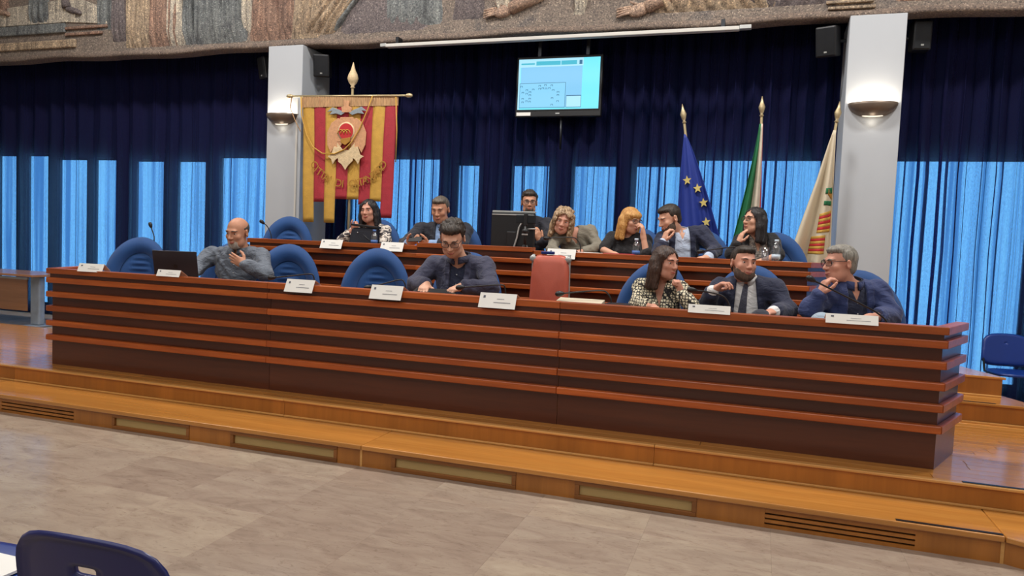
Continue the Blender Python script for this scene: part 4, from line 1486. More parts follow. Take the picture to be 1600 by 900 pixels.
for k in range(3):
    a = 2 * PI * k / 3 + 0.5
    MB().tube([(0.012 * math.cos(a), 0.012 * math.sin(a), 0.13), (0.075 * math.cos(a), 0.075 * math.sin(a), 0.008)], [0.013, 0.009], 8).build('leg', 'black', t, smooth=True)

# handbag
t = thing('handbag', 'black leather handbag standing on the back desk', 'bag', (-3.98, 2.20, BW), 0.05)
MB().add([(-0.17, -0.06, 0), (0.16, -0.06, 0), (0.16, 0.07, 0), (-0.17, 0.07, 0), (-0.13, -0.03, 0.24), (0.17, -0.03, 0.25), (0.17, 0.04, 0.25), (-0.13, 0.04, 0.24)],
         [(3, 2, 1, 0), (4, 5, 6, 7), (0, 1, 5, 4), (1, 2, 6, 5), (2, 3, 7, 6), (3, 0, 4, 7)]).build('body', 'bag', t, bevel=0.02)
MB().box(-0.16, 0.12, -0.075, -0.055, 0.0, 0.085).build('front_pocket', 'bag', t, bevel=0.012)
MB().obox((0.02, 0.0, 0.26), (1, 0, -0.08), (0, 1, 0), (0.08, 0, 1), 0.16, 0.04, 0.012).build('zip_flap', 'black', t, bevel=0.006)
MB().tube([(0.02, -0.055, 0.17), (0.08, -0.075, 0.13), (0.13, -0.065, 0.10), (0.10, -0.07, 0.06)], 0.006, 8).build('strap', 'black', t, smooth=True)
MB().ball((-0.05, -0.045, 0.19), 0.009, 10, 6).build('clasp', 'chrome', t, smooth=True)


def bottle(label, loc, h, label_mat, cap='water_label', tintmat='bottle'):
    t = thing('water_bottle', label, 'bottle', loc, 0, 'plastic water bottles')
    k = h / 0.2
    r = 0.031 * min(1.15, k)
    prof = [(r * 0.9, 0.0), (r, 0.008), (r, 0.04), (r * 0.93, 0.048), (r, 0.056), (r * 0.93, 0.064), (r, 0.075), (r, 0.105), (r * 0.92, 0.115), (r, 0.13), (r * 0.95, 0.15), (r * 0.6, 0.172), (r * 0.42, 0.178), (r * 0.42, 0.186)]
    MB().lathe([(a, b_ * k) for a, b_ in prof], 20).build('bottle_body', tintmat, t, smooth=True)
    MB().lathe([(r + 0.0008, 0.075 * k), (r + 0.0008, 0.105 * k)], 20).build('paper_label', label_mat, t, smooth=True)
    MB().lathe([(r * 0.5, 0.184 * k), (r * 0.5, 0.2 * k), (r * 0.2, 0.2 * k)], 16).build('cap', cap, t, smooth=True)
    return t


bottle('clear bottle with blue label before the blond woman in black', (-1.095, 2.10, BW), 0.235, 'blue_label')
bottle('clear ribbed bottle before the woman with long black hair', (0.118, 2.12, BW), 0.27, 'water_label')
bottle('blue-labelled bottle beside the black handbag', (-3.80, 2.10, BW), 0.225, 'blue_label', 'blue_label')
t = thing('drinking_glass', 'clear tumbler beside the ribbed bottle on the back desk', 'glass', (0.03, 2.14, BW))
MB().lathe([(0.026, 0), (0.033, 0.20), (0.031, 0.20), (0.025, 0.005)], 18).build('tumbler', 'bottle', t, smooth=True)
single(MB().box(-1.38, -1.10, 2.0, 2.18, BW, BW + 0.09), 'folder', 'folder_red', 'red folder on the back desk before the blond woman in black', 'folder', (-1.24, 2.09, BW), bevel=0.004)
single(MB().box(-1.66, -1.42, 2.0, 2.2, BW, BW + 0.088), 'paper_pile', 'white_card', 'pile of white papers beside the red folder', 'paper', (-1.54, 2.1, BW), bevel=0.003)
single(MB().box(0.17, 0.34, 2.05, 2.22, BW, BW + 0.085), 'notebook', 'flag_cream', 'cream notebook at the right end of the back desk', 'notebook', (0.25, 2.13, BW), bevel=0.003)
single(MB().obox((-1.17, 0.25, FW + 0.045), (1, 0, 0), (0, 1, 0.15), (0, -0.15, 1), 0.16, 0.10, 0.03), 'document_folder', 'flag_cream', 'pale document folder on the desk before the coral chair', 'folder', (-1.17, 0.25, FW), bevel=0.003)
single(MB().box(-0.99, -0.83, 0.20, 0.36, FW, FW + 0.075), 'control_box', 'dark_metal', 'grey-black conference control box at the microphone before the coral chair', 'box', (-0.91, 0.28, FW), bevel=0.008)


# ================================================================== people (signed-distance bodies, one continuous skin each)
def V3(*a):
    return np.array(a, dtype=float)


def unit(v):
    return v / (np.linalg.norm(v) + 1e-9)


class Field:
    def __init__(s, lo, hi, h):
        s.h = h
        s.lo = np.array(lo, float)
        n = np.ceil((np.array(hi) - s.lo) / h).astype(int) + 1
        s.ax = [(s.lo[i] + h * np.arange(n[i])).astype(np.float32) for i in range(3)]
        s.D = np.full(n, 0.3, np.float32)

    def sub(s, lo, hi):
        sl = []
        for i in range(3):
            a = int(max(0, math.floor((lo[i] - s.lo[i]) / s.h)))
            b = int(min(len(s.ax[i]), math.ceil((hi[i] - s.lo[i]) / s.h) + 1))
            if b <= a:
                return None
            sl.append(slice(a, b))
        X = s.ax[0][sl[0]][:, None, None]
        Y = s.ax[1][sl[1]][None, :, None]
        Z = s.ax[2][sl[2]][None, None, :]
        return tuple(sl), X, Y, Z

    def merge(s, sl, d, k, op):
        A = s.D[sl]
        if op == 'u':
            if k > 0:
                hh = np.maximum(k - np.abs(A - d), 0) / k
                s.D[sl] = np.minimum(A, d) - hh * hh * k * 0.25
            else:
                s.D[sl] = np.minimum(A, d)
        else:
            d = -d
            if k > 0:
                hh = np.maximum(k - np.abs(A - d), 0) / k
                s.D[sl] = np.maximum(A, d) + hh * hh * k * 0.25
            else:
                s.D[sl] = np.maximum(A, d)

    def prim(s, p, infl=0.0):
        pad = 0.045 + infl
        if p[0] == 'c':
            _, a, b, ra, rb, k = p[:6]
            op = p[6] if len(p) > 6 else 'u'
            r = max(ra, rb) + pad + k
            q = s.sub(np.minimum(a, b) - r, np.maximum(a, b) + r)
            if q is None:
                return
            sl, X, Y, Z = q
            ba = b - a
            L = float(ba @ ba) + 1e-9
            t = np.clip(((X - a[0]) * ba[0] + (Y - a[1]) * ba[1] + (Z - a[2]) * ba[2]) / L, 0, 1)
            d = np.sqrt((X - a[0] - t * ba[0]) ** 2 + (Y - a[1] - t * ba[1]) ** 2 + (Z - a[2] - t * ba[2]) ** 2) - (ra + (rb - ra) * t) - infl
        else:
            _, c, r, R, k = p[:5]
            op = p[5] if len(p) > 5 else 'u'
            m = max(r) + pad + k
            q = s.sub(c - m, c + m)
            if q is None:
                return
            sl, X, Y, Z = q
            x, y, z = X - c[0], Y - c[1], Z - c[2]
            l0 = (R[0, 0] * x + R[1, 0] * y + R[2, 0] * z)
            l1 = (R[0, 1] * x + R[1, 1] * y + R[2, 1] * z)
            l2 = (R[0, 2] * x + R[1, 2] * y + R[2, 2] * z)
            k0 = np.sqrt((l0 / r[0]) ** 2 + (l1 / r[1]) ** 2 + (l2 / r[2]) ** 2)
            k1 = np.sqrt((l0 / r[0] ** 2) ** 2 + (l1 / r[1] ** 2) ** 2 + (l2 / r[2] ** 2) ** 2) + 1e-6
            d = k0 * (k0 - 1) / k1 - infl
        s.merge(sl, d.astype(np.float32), k, op)

    def local(s, o, R):
        # coordinates of every cell in frame R (columns = axes) about o
        x = s.ax[0][:, None, None] - o[0]
        y = s.ax[1][None, :, None] - o[1]
        z = s.ax[2][None, None, :] - o[2]
        return [(R[0, i] * x + R[1, i] * y + R[2, i] * z).astype(np.float32) for i in range(3)]

    def mesh(s):
        D = s.D
        D[0], D[-1], D[:, 0], D[:, -1], D[:, :, 0], D[:, :, -1] = (0.1,) * 6
        S = D < 0
        n = S.shape
        cnt = np.zeros((n[0] - 1, n[1] - 1, n[2] - 1), np.uint8)
        cs = [(i, j, k) for i in (0, 1) for j in (0, 1) for k in (0, 1)]
        for i, j, k in cs:
            cnt += S[i:n[0] - 1 + i, j:n[1] - 1 + j, k:n[2] - 1 + k]
        act = (cnt > 0) & (cnt < 8)
        idx = np.argwhere(act)
        ids = np.full(act.shape, -1, np.int32)
        ids[act] = np.arange(len(idx))
        vals = {c: D[idx[:, 0] + c[0], idx[:, 1] + c[1], idx[:, 2] + c[2]] for c in cs}
        acc = np.zeros((len(idx), 3))
        num = np.zeros(len(idx))
        for a in cs:
            for ax in range(3):
                if a[ax] == 0:
                    b = list(a)
                    b[ax] = 1
                    b = tuple(b)
                    va, vb = vals[a], vals[b]
                    m = (va < 0) != (vb < 0)
                    t = np.where(m, va / np.where(m, va - vb, 1), 0)
                    p = np.array(a, float)[None, :].repeat(len(idx), 0)
                    p[:, ax] += t
                    acc += p * m[:, None]
                    num += m
        V = s.lo + s.h * (idx + acc / num[:, None])
        Q = []
        for ax in range(3):
            o1, o2 = [(1, 2), (2, 0), (0, 1)][ax]
            sl0 = [slice(None)] * 3
            sl1 = [slice(None)] * 3
            sl0[ax] = slice(0, -1)
            sl1[ax] = slice(1, None)
            a, b = S[tuple(sl0)], S[tuple(sl1)]
            e = np.argwhere(a != b)
            ok = (e[:, o1] > 0) & (e[:, o2] > 0) & (e[:, o1] < n[o1] - 1) & (e[:, o2] < n[o2] - 1)
            e = e[ok]
            inside = a[e[:, 0], e[:, 1], e[:, 2]]

            def cell(d1, d2):
                q = e.copy()
                q[:, o1] -= d1
                q[:, o2] -= d2
                return ids[q[:, 0], q[:, 1], q[:, 2]]
            q = np.stack([cell(1, 1), cell(0, 1), cell(0, 0), cell(1, 0)], 1)
            q[~inside] = q[~inside][:, ::-1]
            Q.append(q)
        return V, np.concatenate(Q)

    def build(s, name, material, parent, lab=None):
        V, Q = s.mesh()
        off = np.array(WORLD[parent.name])
        me = bpy.data.meshes.new(name)
        me.vertices.add(len(V))
        me.vertices.foreach_set('co', (V - off).astype(np.float32).ravel())
        me.loops.add(len(Q) * 4)
        me.loops.foreach_set('vertex_index', Q.astype(np.int32).ravel())
        me.polygons.add(len(Q))
        me.polygons.foreach_set('loop_start', (np.arange(len(Q)) * 4).astype(np.int32))
        me.polygons.foreach_set('use_smooth', np.ones(len(Q), bool))
        me.update(calc_edges=True)
        me.validate()
        me.materials.append(material)
        o = bpy.data.objects.new(name, me)
        put(o, parent)
        if lab:
            o['label'] = lab
        return o


def bounds(prims, e=0.03):
    lo = V3(9, 9, 9) * 9
    hi = -lo
    for p in prims:
        if p[0] == 'c':
            r = max(p[3], p[4]) + e
            lo = np.minimum(lo, np.minimum(p[1], p[2]) - r)
            hi = np.maximum(hi, np.maximum(p[1], p[2]) + r)
        else:
            r = max(p[2]) + e
            lo = np.minimum(lo, p[1] - r)
            hi = np.maximum(hi, p[1] + r)
    return lo, hi


def rotm(yaw, pitch, roll):
    cy, sy = math.cos(yaw), math.sin(yaw)
    cp, sp = math.cos(pitch), math.sin(pitch)
    cr, sr = math.cos(roll), math.sin(roll)
    Rz = np.array([[cy, -sy, 0], [sy, cy, 0], [0, 0, 1]])
    Rx = np.array([[1, 0, 0], [0, cp, -sp], [0, sp, cp]])
    Ry = np.array([[cr, 0, sr], [0, 1, 0], [-sr, 0, cr]])
    return Rz @ Rx @ Ry


I3 = np.eye(3)


def head_prims(fem=False):
    j = 0.92 if fem else 1.0
    P = [('e', V3(0, .016, .034), (.076, .096, .086), I3, 0.0),
         ('e', V3(0, -.026, -.030), (.061 * j, .066, .080), I3, .03),
         ('e', V3(0, -.056, -.094), (.030 * j, .027, .024), I3, .035),
         ('e', V3(.036 * j, -.030, -.072), (.028, .036, .030), I3, .03),
         ('e', V3(-.036 * j, -.030, -.072), (.028, .036, .030), I3, .03),
         ('e', V3(.040, -.060, -.018), (.022, .020, .018), I3, .025),
         ('e', V3(-.040, -.060, -.018), (.022, .020, .018), I3, .025),
         ('c', V3(-.034, -.080, .030), V3(.034, -.080, .030), .010, .010, .022),
         ('e', V3(.032, -.101, .011), (.017, .017, .012), I3, .014, 's'),
         ('e', V3(-.032, -.101, .011), (.017, .017, .012), I3, .014, 's'),
         ('c', V3(0, -.086, .020), V3(0, -.108, -.022), .007, .0125, .014),
         ('e', V3(.012, -.098, -.026), (.009, .010, .008), I3, .008),
         ('e', V3(-.012, -.098, -.026), (.009, .010, .008), I3, .008),
         ('e', V3(0, -.088, -.052), (.022, .012, .0065), I3, .008),
         ('e', V3(0, -.087, -.064), (.019, .012, .007), I3, .008)]
    for s in (1, -1):
        P.append(('e', V3(s * .080, .014, -.002), (.0095, .021, .032), rotm(s * .45, 0.15, 0), .004))
        P.append(('e', V3(s * .090, .005, .002), (.006, .010, .016), I3, .003, 's'))
    return P


def xform(P, R, o, s):
    out = []
    for p in P:
        if p[0] == 'c':
            out.append(('c', R @ (p[1] * s) + o, R @ (p[2] * s) + o, p[3] * s, p[4] * s, p[5] * s) + p[6:])
        else:
            out.append(('e', R @ (p[1] * s) + o, tuple(q * s for q in p[2]), R @ p[3], p[4] * s) + p[5:])
    return out


_hf = Field((-.11, -.14, -.14), (.11, .13, .14), .004)
for _p in head_prims():
    _hf.prim(_p)


def face_y(x, z):
    # front surface of the reference head at (x, z)
    i = int(round((x + .11) / .004))
    k = int(round((z + .14) / .004))
    col = _hf.D[i, :, k]
    w = np.where(col < 0)[0]
    if len(w) == 0:
        return -0.05
    j = w[0]
    a, b = col[j - 1], col[j]
    return float(_hf.ax[1][j - 1] + .004 * a / (a - b))


def hand_prims(w, d, n, side, curl, s=1.0, spread=0.0, thumb=0.0):
    # w wrist, d finger direction, n palm normal, side +-1 where the thumb sits along d x n
    d = unit(d)
    n = unit(n - d * (n @ d))
    t = np.cross(d, n) * side
    P = []
    R = np.stack([t, d, n], 1)
    P.append(('e', w + d * .048 * s, (.040 * s, .052 * s, .0165 * s), R, .012))
    P.append(('c', w - d * .02, w + d * .03 * s, .026 * s, .024 * s, .02))
    for i, (off, L) in enumerate(((.027, .070), (.009, .078), (-.009, .073), (-.026, .058))):
        p = w + d * (.088 - .006 * abs(i - 1)) * s + t * off * s
        P.append(('c', w + d * .05 * s + t * off * .8 * s, p, .011 * s, .0098 * s, .010))
        ang = 0.0
        fr = 1 + 0.10 * (i - 1.5)
        for q, (fl, r) in enumerate(((.45, .0092), (.32, .0084), (.25, .0074))):
            ang += curl[q] * fr
            v = d * math.cos(ang) + n * math.sin(ang) + t * spread * (1.5 - i) * .12
            p2 = p + unit(v) * L * fl * s
            P.append(('c', p, p2, r * s * 1.04, r * s, .004))
            p = p2
    p = w + d * .022 * s + t * .026 * s + n * .004
    for (a, b, c_, L, r) in ((.62, .70, .30 + thumb, .040, .0125), (.85, .42 - thumb, .32 + thumb, .032, .0108), (.95, .15 - thumb, .30 + thumb, .026, .0094)):
        p2 = p + unit(d * a + t * b + n * c_) * L * s
        P.append(('c', p, p2, r * s, r * s * .92, .008))
        p = p2
    return P


SKIN = {}


def skin_mat(name, c):
    m, nt, p = newmat(name)
    v = coords(nt)
    f = noise(nt, v, 22, 4)
    col = ramp(nt, f, [(0.3, dark(c, .92)), (0.7, dark(c, 1.05))])
    nt.links.new(col, p.inputs['Base Color'])
    p.inputs['Roughness'].default_value = 0.5
    p.inputs['Subsurface Weight'].default_value = 0.0
    p.inputs['Specular IOR Level'].default_value = 0.35
    add_bump(nt, p, noise(nt, v, 160, 3), 0.08, 0.003)
    return m


SKIN['fair'] = skin_mat('skin_fair', C(214, 164, 138))
SKIN['tan'] = skin_mat('skin_tan', C(196, 142, 114))
SKIN['rose'] = skin_mat('skin_rose', C(204, 148, 126))
EYE_W = mat('eye_white', C(196, 188, 182), 0.3, 0, 0.02)
EYE_I = mat('eye_iris', C(44, 30, 24), 0.2, 0, 0.02)
LIP = mat('lips', C(176, 98, 90), 0.45, 0, 0.05)
LIP_RED = mat('lips_red', C(168, 62, 66), 0.4, 0, 0.05)
FRAME_D = mat('glasses_frame', C(34, 26, 26), 0.3)
LENS = clear_mat('glasses_lens', (0.86, 0.88, 0.9), 0.12)


def hair_mat(name, c1, c2, rough=0.5):
    m, nt, p = newmat(name)
    v = coords(nt, (34, 34, 5))
    f = noise(nt, v, 1.5, 5, 0.6, 0.6)
    nt.links.new(ramp(nt, f, [(0.3, c1), (0.7, c2)]), p.inputs['Base Color'])
    p.inputs['Roughness'].default_value = rough
    add_bump(nt, p, f, 0.6, 0.012)
    return m


def cloth(name, c, var=0.10, rough=0.8, wr=0.5, scale=13):
    m, nt, p = newmat(name)
    v = coords(nt, (1, 1, 1.6))
    f = noise(nt, v, scale, 3, 0.5, 0.9)
    g = noise(nt, coords(nt), 260, 2)
    nt.links.new(ramp(nt, g, [(0.3, dark(c, 1 - var)), (0.7, dark(c, 1 + var))]), p.inputs['Base Color'])
    p.inputs['Roughness'].default_value = rough
    p.inputs['Sheen Weight'].default_value = 0.15
    add_bump(nt, p, f, wr, 0.03)
    return m


HM = dict(grey=hair_mat('hair_grey', C(92, 88, 82), C(160, 156, 146)), dark=hair_mat('hair_dark', C(30, 24, 20), C(62, 50, 40)),
          brown=hair_mat('hair_brown', C(40, 27, 22), C(78, 54, 42)), black=hair_mat('hair_black', C(16, 14, 16), C(40, 34, 36), 0.5),
          blond=hair_mat('hair_blond', C(168, 112, 54), C(216, 168, 98)), ash=hair_mat('hair_ash', C(104, 78, 54), C(206, 176, 140)),
          stubble=hair_mat('hair_stubble', C(60, 52, 46), C(92, 82, 74), 0.8), beard=hair_mat('beard_brown', C(58, 46, 40), C(108, 88, 74), 0.8), white=hair_mat('beard_white', C(150, 140, 128), C(206, 200, 190), 0.8),
          pepper=hair_mat('hair_pepper', C(58, 52, 46), C(120, 110, 98)))


def make_person(key, label, J, hs, yaw, pitch, roll, skin, hair, hair_col, clothes, fem=False, glasses=None, beard=None,
                hl=None, hr=None, s=1.0, seat_z=0.45, knees=None, trousers=None, pelvis=None, lips=None, eyes_open=True, bust=0.0, floor_z=0.0):
    g = {k: V3(*v) for k, v in J.items()}
    R = rotm(math.radians(yaw), math.radians(pitch), math.radians(roll))
    H = g['head']
    neck = g['neck']
    pel = V3(*pelvis) if pelvis else V3(neck[0], neck[1] + 0.06, floor_z + seat_z + 0.10)
    root = thing('person', label, 'person', (pel[0], pel[1], floor_z), 0, world=True)
    U = unit(neck - pel)
    X = unit(g['sr'] - g['sl'])
    X = unit(X - U * (X @ U))
    Fw = np.cross(X, U)
    RT = np.stack([X, Fw, U], 1)
    w = np.linalg.norm(g['sr'] - g['sl'])
    mid = (g['sl'] + g['sr']) / 2
    hw = max(w / 2, 0.13)
    L = np.linalg.norm(neck - pel)
    nr = (.046 if fem else .054) * hs
    torso = [('e', mid * .55 + neck * .45 - U * .15, (hw * .82 + .01, .108 * s, .17 * s), RT, 0.0),
             ('e', pel + U * L * .36 + Fw * .01, ((.135 if fem else .155) * s, (.105 if fem else .125) * s, .16 * s), RT, .06),
             ('e', pel + U * .02, (.17 * s, .125 * s, .12 * s), RT, .06),
             ('c', g['sl'], g['sr'], .058 * s, .058 * s, .05),
             ('c', neck - U * .005, g['sl'] * .55 + neck * .45 - U * .01, .046 * s, .05 * s, .03),
             ('c', neck - U * .005, g['sr'] * .55 + neck * .45 - U * .01, .046 * s, .05 * s, .03)]
    if bust > 0:
        for q in (-1, 1):
            torso.append(('e', neck - U * .20 + X * q * .075 + Fw * .085, (.070 * bust, .058 * bust, .070 * bust), RT, .04))
    arms, arm_seg = [], []
    for a, b, c_ in (('sl', 'el', 'wl'), ('sr', 'er', 'wr')):
        arms += [('c', g[a], g[b], .057 * s * (.88 if fem else 1), .044 * s * (.9 if fem else 1), .035),
                 ('c', g[b], g[c_], .043 * s * (.9 if fem else 1), .029 * s * (.92 if fem else 1), .02)]
    HP = xform(head_prims(fem), R, H, hs)
    neckp = [('c', neck - U * .05, H + R @ V3(0, .018, -.055) * hs, nr * 1.12, nr, .025)]
    hands = []
    for wk, spec in (('wl', hl), ('wr', hr)):
        if spec:
            hands += hand_prims(g[wk], V3(*spec[0]), V3(*spec[1]), spec[2], spec[3], (0.93 if fem else 1.05) * (hs * .5 + .5), spec[4] if len(spec) > 4 else 0.0)
    # --- skin : head, neck, torso, arms and hands in one surface
    allp = torso + arms + neckp + HP + hands
    lo, hi = bounds(allp, .02)
    F = Field(lo, hi, .0052)
    for p in torso:
        F.prim(p, -.006)
    for p in arms:
        F.prim(p, -.003)
    for p in neckp:
        F.prim(p)
    # the face is carved separately so the eye sockets do not cut anything else
    G = Field(lo, hi, .0052)
    for p in HP:
        G.prim(p)
    k = .022
    hh = np.maximum(k - np.abs(F.D - G.D), 0) / k
    F.D = np.minimum(F.D, G.D) - hh * hh * k * .25
    for p in hands:
        F.prim(p)
    body = F.build('body', SKIN[skin], root)

    def hp(x, y, z):
        return R @ (V3(x, y, z) * hs) + H
    # --- face details
    RM = Matrix([list(r) for r in R])
    for q in (-1, 1):
        ye = face_y(q * .032, .011)
        e = MB().ball(hp(q * .032, ye + .0055, .011), (.0125 * hs, .009 * hs, (.0068 if eyes_open else .004) * hs), 12, 8, RM).build('eye', EYE_W, body, smooth=True)
        MB().ball(hp(q * .032, ye - .0005, .010), (.0058 * hs, .0042 * hs, (.0058 if eyes_open else .0032) * hs), 10, 6, RM).build('iris', EYE_I, body, smooth=True)
        pts = []
        for a in range(6):
            x = q * (.014 + .036 * a / 5)
            z = .029 + .006 * math.sin(PI * (a + 1) / 6.5)
            pts.append(hp(x, face_y(x, z) - .001, z))
        MB().tube(pts, [.0022 * hs, .004 * hs, .0045 * hs, .0042 * hs, .0034 * hs, .0018 * hs], 6).build('eyebrow', HM[hair_col if hair_col != 'blond' else 'ash'], body, smooth=True)
    pts = []
    for a in range(9):
        x = -.023 + .046 * a / 8
        pts.append(hp(x, face_y(x, -.057) - .0012, -.0575 + .0015 * math.cos(a * PI / 4)))
    MB().tube(pts, [.0012 * hs] + [.0042 * hs] * 3 + [.0048 * hs] + [.0042 * hs] * 3 + [.0012 * hs], 6).build('lips', lips or LIP, body, smooth=True)
    # --- hair
    if hair:
        make_hair(hair, HM[hair_col], root, R, H, hs, g, RT)
    if beard:
        HF = Field(H - .16 * hs, H + .16 * hs, .005)
        for p in HP[:7]:
            HF.prim(p, .0035 * hs)
        lx, ly, lz = [q / hs for q in HF.local(H, R)]
        D = HF.D / hs
        n_ = .0015 * np.sin(lx * 500) * np.sin(lz * 430)
        D = D + n_
        top = np.where(np.abs(lx) < .030, lz + .038, lz + .050 - 1.0 * np.maximum(np.abs(lx) - .040, 0) - .45 * np.maximum(ly + .03, 0))
        D = D + .006 * np.exp(-np.maximum(-top, 0) / .012)
        D = np.maximum(D, top)
        D = np.maximum(D, ly - .004)
        mouth = np.sqrt((lx / .026) ** 2 + ((lz + .0575) / .0095) ** 2) - 1
        D = np.maximum(D, -mouth * .01)
        if beard[1] == 'goatee':
            D = np.maximum(D, np.abs(lx) - .045)
        if beard[1] == 'full':
            pass
        HF.D = (D * hs).astype(np.float32)
        HF.build('beard', HM[beard[0]], root)
    if glasses:
        gl = MB()
        zc, yy = .011, face_y(0, .022) - .006
        for q in (-1, 1):
            ring = []
            for a in range(17):
                t_ = 2 * PI * a / 16
                c_, s_ = math.cos(t_), math.sin(t_)
                kk = 1 / (abs(c_) ** 3.2 + abs(s_) ** 3.2) ** (1 / 3.2)
                x = q * .034 + .026 * kk * c_
                ring.append(hp(x, yy + .010 * (abs(x) / .06) ** 2, zc + .0185 * kk * s_))
            gl.tube(ring, .0021 * hs, 6, False)
            gl.tube([hp(q * .060, yy + .012, zc + .008), hp(q * .076, -.04, zc + .010), hp(q * .083, .014, zc + .008), hp(q * .080, .03, zc - .008)], .002 * hs, 6)
        gl.tube([hp(-.009, yy, zc + .006), hp(0, yy - .003, zc + .009), hp(.009, yy, zc + .006)], .002 * hs, 6)
        go = gl.build('glasses', FRAME_D, root, smooth=True)
        for q in (-1, 1):
            ring = []
            for a in range(16):
                t_ = 2 * PI * a / 16
                ring.append(hp(q * .034 + .0255 * math.cos(t_), yy + .004, zc + .018 * math.sin(t_)))
            MB().add(ring, [tuple(range(16))]).build('lens', LENS, go)
    # --- clothes
    for c in clothes:
        infl = c.get('infl', .008)
        prims = list(torso)
        sl_len = c.get('sleeve', 1.0)
        ap = []
        for i in (0, 2):
            ua, fa = arms[i], arms[i + 1]
            if sl_len >= 1:
                f = min(1.0, (sl_len - 1) if sl_len > 1 else 0)
                ap.append(ua)
                if f > 0:
                    ap.append(('c', fa[1], fa[1] + (fa[2] - fa[1]) * f, fa[3] + .004, fa[3] + (fa[4] - fa[3]) * f + c.get('cuff', .006), fa[5]))
            elif sl_len > 0:
                ap.append(('c', ua[1], ua[1] + (ua[2] - ua[1]) * sl_len, ua[3] + .004, ua[3] + (ua[4] - ua[3]) * sl_len + .008, ua[5]))
        lo, hi = bounds(prims + ap, infl + .03)
        CF = Field(lo, hi, c.get('h', .0075))
        for p in prims + ap:
            CF.prim(p, infl)
        lx, ly, lz = CF.local(neck, RT)
        # soft folds
        X_, Y_, Z_ = CF.ax[0][:, None, None], CF.ax[1][None, :, None], CF.ax[2][None, None, :]
        am = c.get('fold', .003)
        ph = len(key) * 1.7 + hs * 50 + H[0] * 7
        CF.D = CF.D + am * (np.sin(38 * X_ + 21 * Z_ + 3 * np.sin(14 * Y_ + ph) + ph) * np.sin(27 * Z_ - 19 * X_ + 2 * np.sin(17 * X_ + ph)) + .6 * np.sin(70 * Z_ + 30 * X_ + 4 * np.sin(11 * X_ + 9 * Y_))).astype(np.float32)
        # neck hole
        nh = np.sqrt(lx ** 2 + (ly * .95 - .012) ** 2) - c.get('neckr', .066) * hs
        nh = np.maximum(nh, -(lz + .03))
        CF.D = np.maximum(CF.D, -nh)
        vn = c.get('v')
        if vn:
            # (half width at neck, depth, half width at bottom, lateral shift, lapel width)
            w0, dep, w1, sh, lap = vn
            t_ = np.clip(-(lz - .02) / dep, 0, 1)
            half = w0 + (w1 - w0) * t_
            wedge = np.maximum(np.abs(lx - sh * t_) - half, -(ly - .005))
            wedge = np.maximum(wedge, -(lz + dep))
            wedge = np.maximum(wedge, lz - .10)
            if lap > 0:
                m = (wedge < lap) & (ly > 0) & (lz > -dep * .92) & (lz < .03)
                CF.D = np.where(m, CF.D - .0055, CF.D)
            CF.D = np.maximum(CF.D, -wedge)
        if 'hem' in c:
            CF.D = np.maximum(CF.D, -(lz + c['hem']))
        CF.D = CF.D.astype(np.float32)
        co = CF.build(c['name'], c['mat'], root, c.get('label'))
        if c.get('collar'):
            r0 = c['collar']
            for q in (-1, 1):
                P = []
                for a in range(12):
                    t_ = a / 11
                    an = PI / 2 + q * (PI - .28) * (1 - t_) - 0  # from the back round to the front
                    an = -PI / 2 + q * (PI * t_ * 0.93)
                    rad = r0 * hs
                    cx_, cy_ = rad * math.sin(q * PI * t_ * .95), -rad * math.cos(PI * t_ * .95)
                    base = neck + X * cx_ * 1.0 + Fw * (cy_ + .012) + U * (.032 - .034 * t_)
                    out = unit(X * cx_ + Fw * cy_)
                    P.append([base + U * .030 - out * .004, base + U * .030 + out * .001, base + out * .016 - U * (.004 + .022 * t_ ** 3), base + out * .010 - U * (.006 + .018 * t_ ** 3)])
                MB().grid([[tuple(v) for v in row] for row in P]).build('collar', c['mat'], co, smooth=True).modifiers.new('solid', 'SOLIDIFY').thickness = 0.003
        for b in range(c.get('buttons', 0)):
            zq = -.11 - .075 * b
            pz = neck + U * zq + X * c.get('bx', 0.0)
            # march out to the cloth surface
            yq = 0.30
            while yq > 0:
                pt = pz + Fw * yq
                ii = [int(round((pt[i] - CF.lo[i]) / CF.h)) for i in range(3)]
                if all(0 <= ii[i] < CF.D.shape[i] for i in range(3)) and CF.D[tuple(ii)] < 0:
                    break
                yq -= .004
            MB().ball(pz + Fw * (yq + .003), (.006, .004, .006), 10, 6).build('button', 'silver', co, smooth=True)
        if c.get('tie'):
            TF = Field(lo, hi, .006)
            for p in prims:
                TF.prim(p, infl + .007)
            tx, ty, tz = TF.local(neck, RT)
            u_ = np.clip(-tz / .42, 0, 1)
            D = np.maximum(TF.D, np.abs(tx - c['tie'] * u_) - (.016 + .028 * u_))
            D = np.maximum(D, -(ty - .02))
            D = np.maximum(D, tz + .035)
            D = np.maximum(D, -(tz + .44))
            kn = np.sqrt((tx / .022) ** 2 + ((ty - .082 * s) / .022) ** 2 + ((tz + .03) / .022) ** 2) - 1
            D = np.minimum(D, kn * .02)
            TF.D = D.astype(np.float32)
            TF.build('tie', c['tiemat'], root)
    # --- trousers / skirt and shoes under the desk
    kn = knees or [(pel[0] - .12, pel[1] - .42, floor_z + seat_z + .06), (pel[0] + .12, pel[1] - .42, floor_z + seat_z + .06)]
    P = [('e', pel + V3(0, 0, -.01), (.18 * s, .14 * s, .12 * s), I3, 0.0)]
    shoes = []
    for q, kp in zip((-1, 1), kn):
        kp = V3(*kp)
        hip = pel + V3(q * .09, -.02, -.03)
        an = V3(kp[0], kp[1] + .06, floor_z + .10)
        P.append(('c', hip, kp, .088 * s, .064 * s, .05))
        P.append(('c', kp, an, .060 * s, .044 * s, .03))
        shoes.append((an, kp))
    lo, hi = bounds(P, .04)
    TF = Field(lo, hi, .012)
    for p in P:
        TF.prim(p, .004)
    TF.build('trousers', trousers, root)
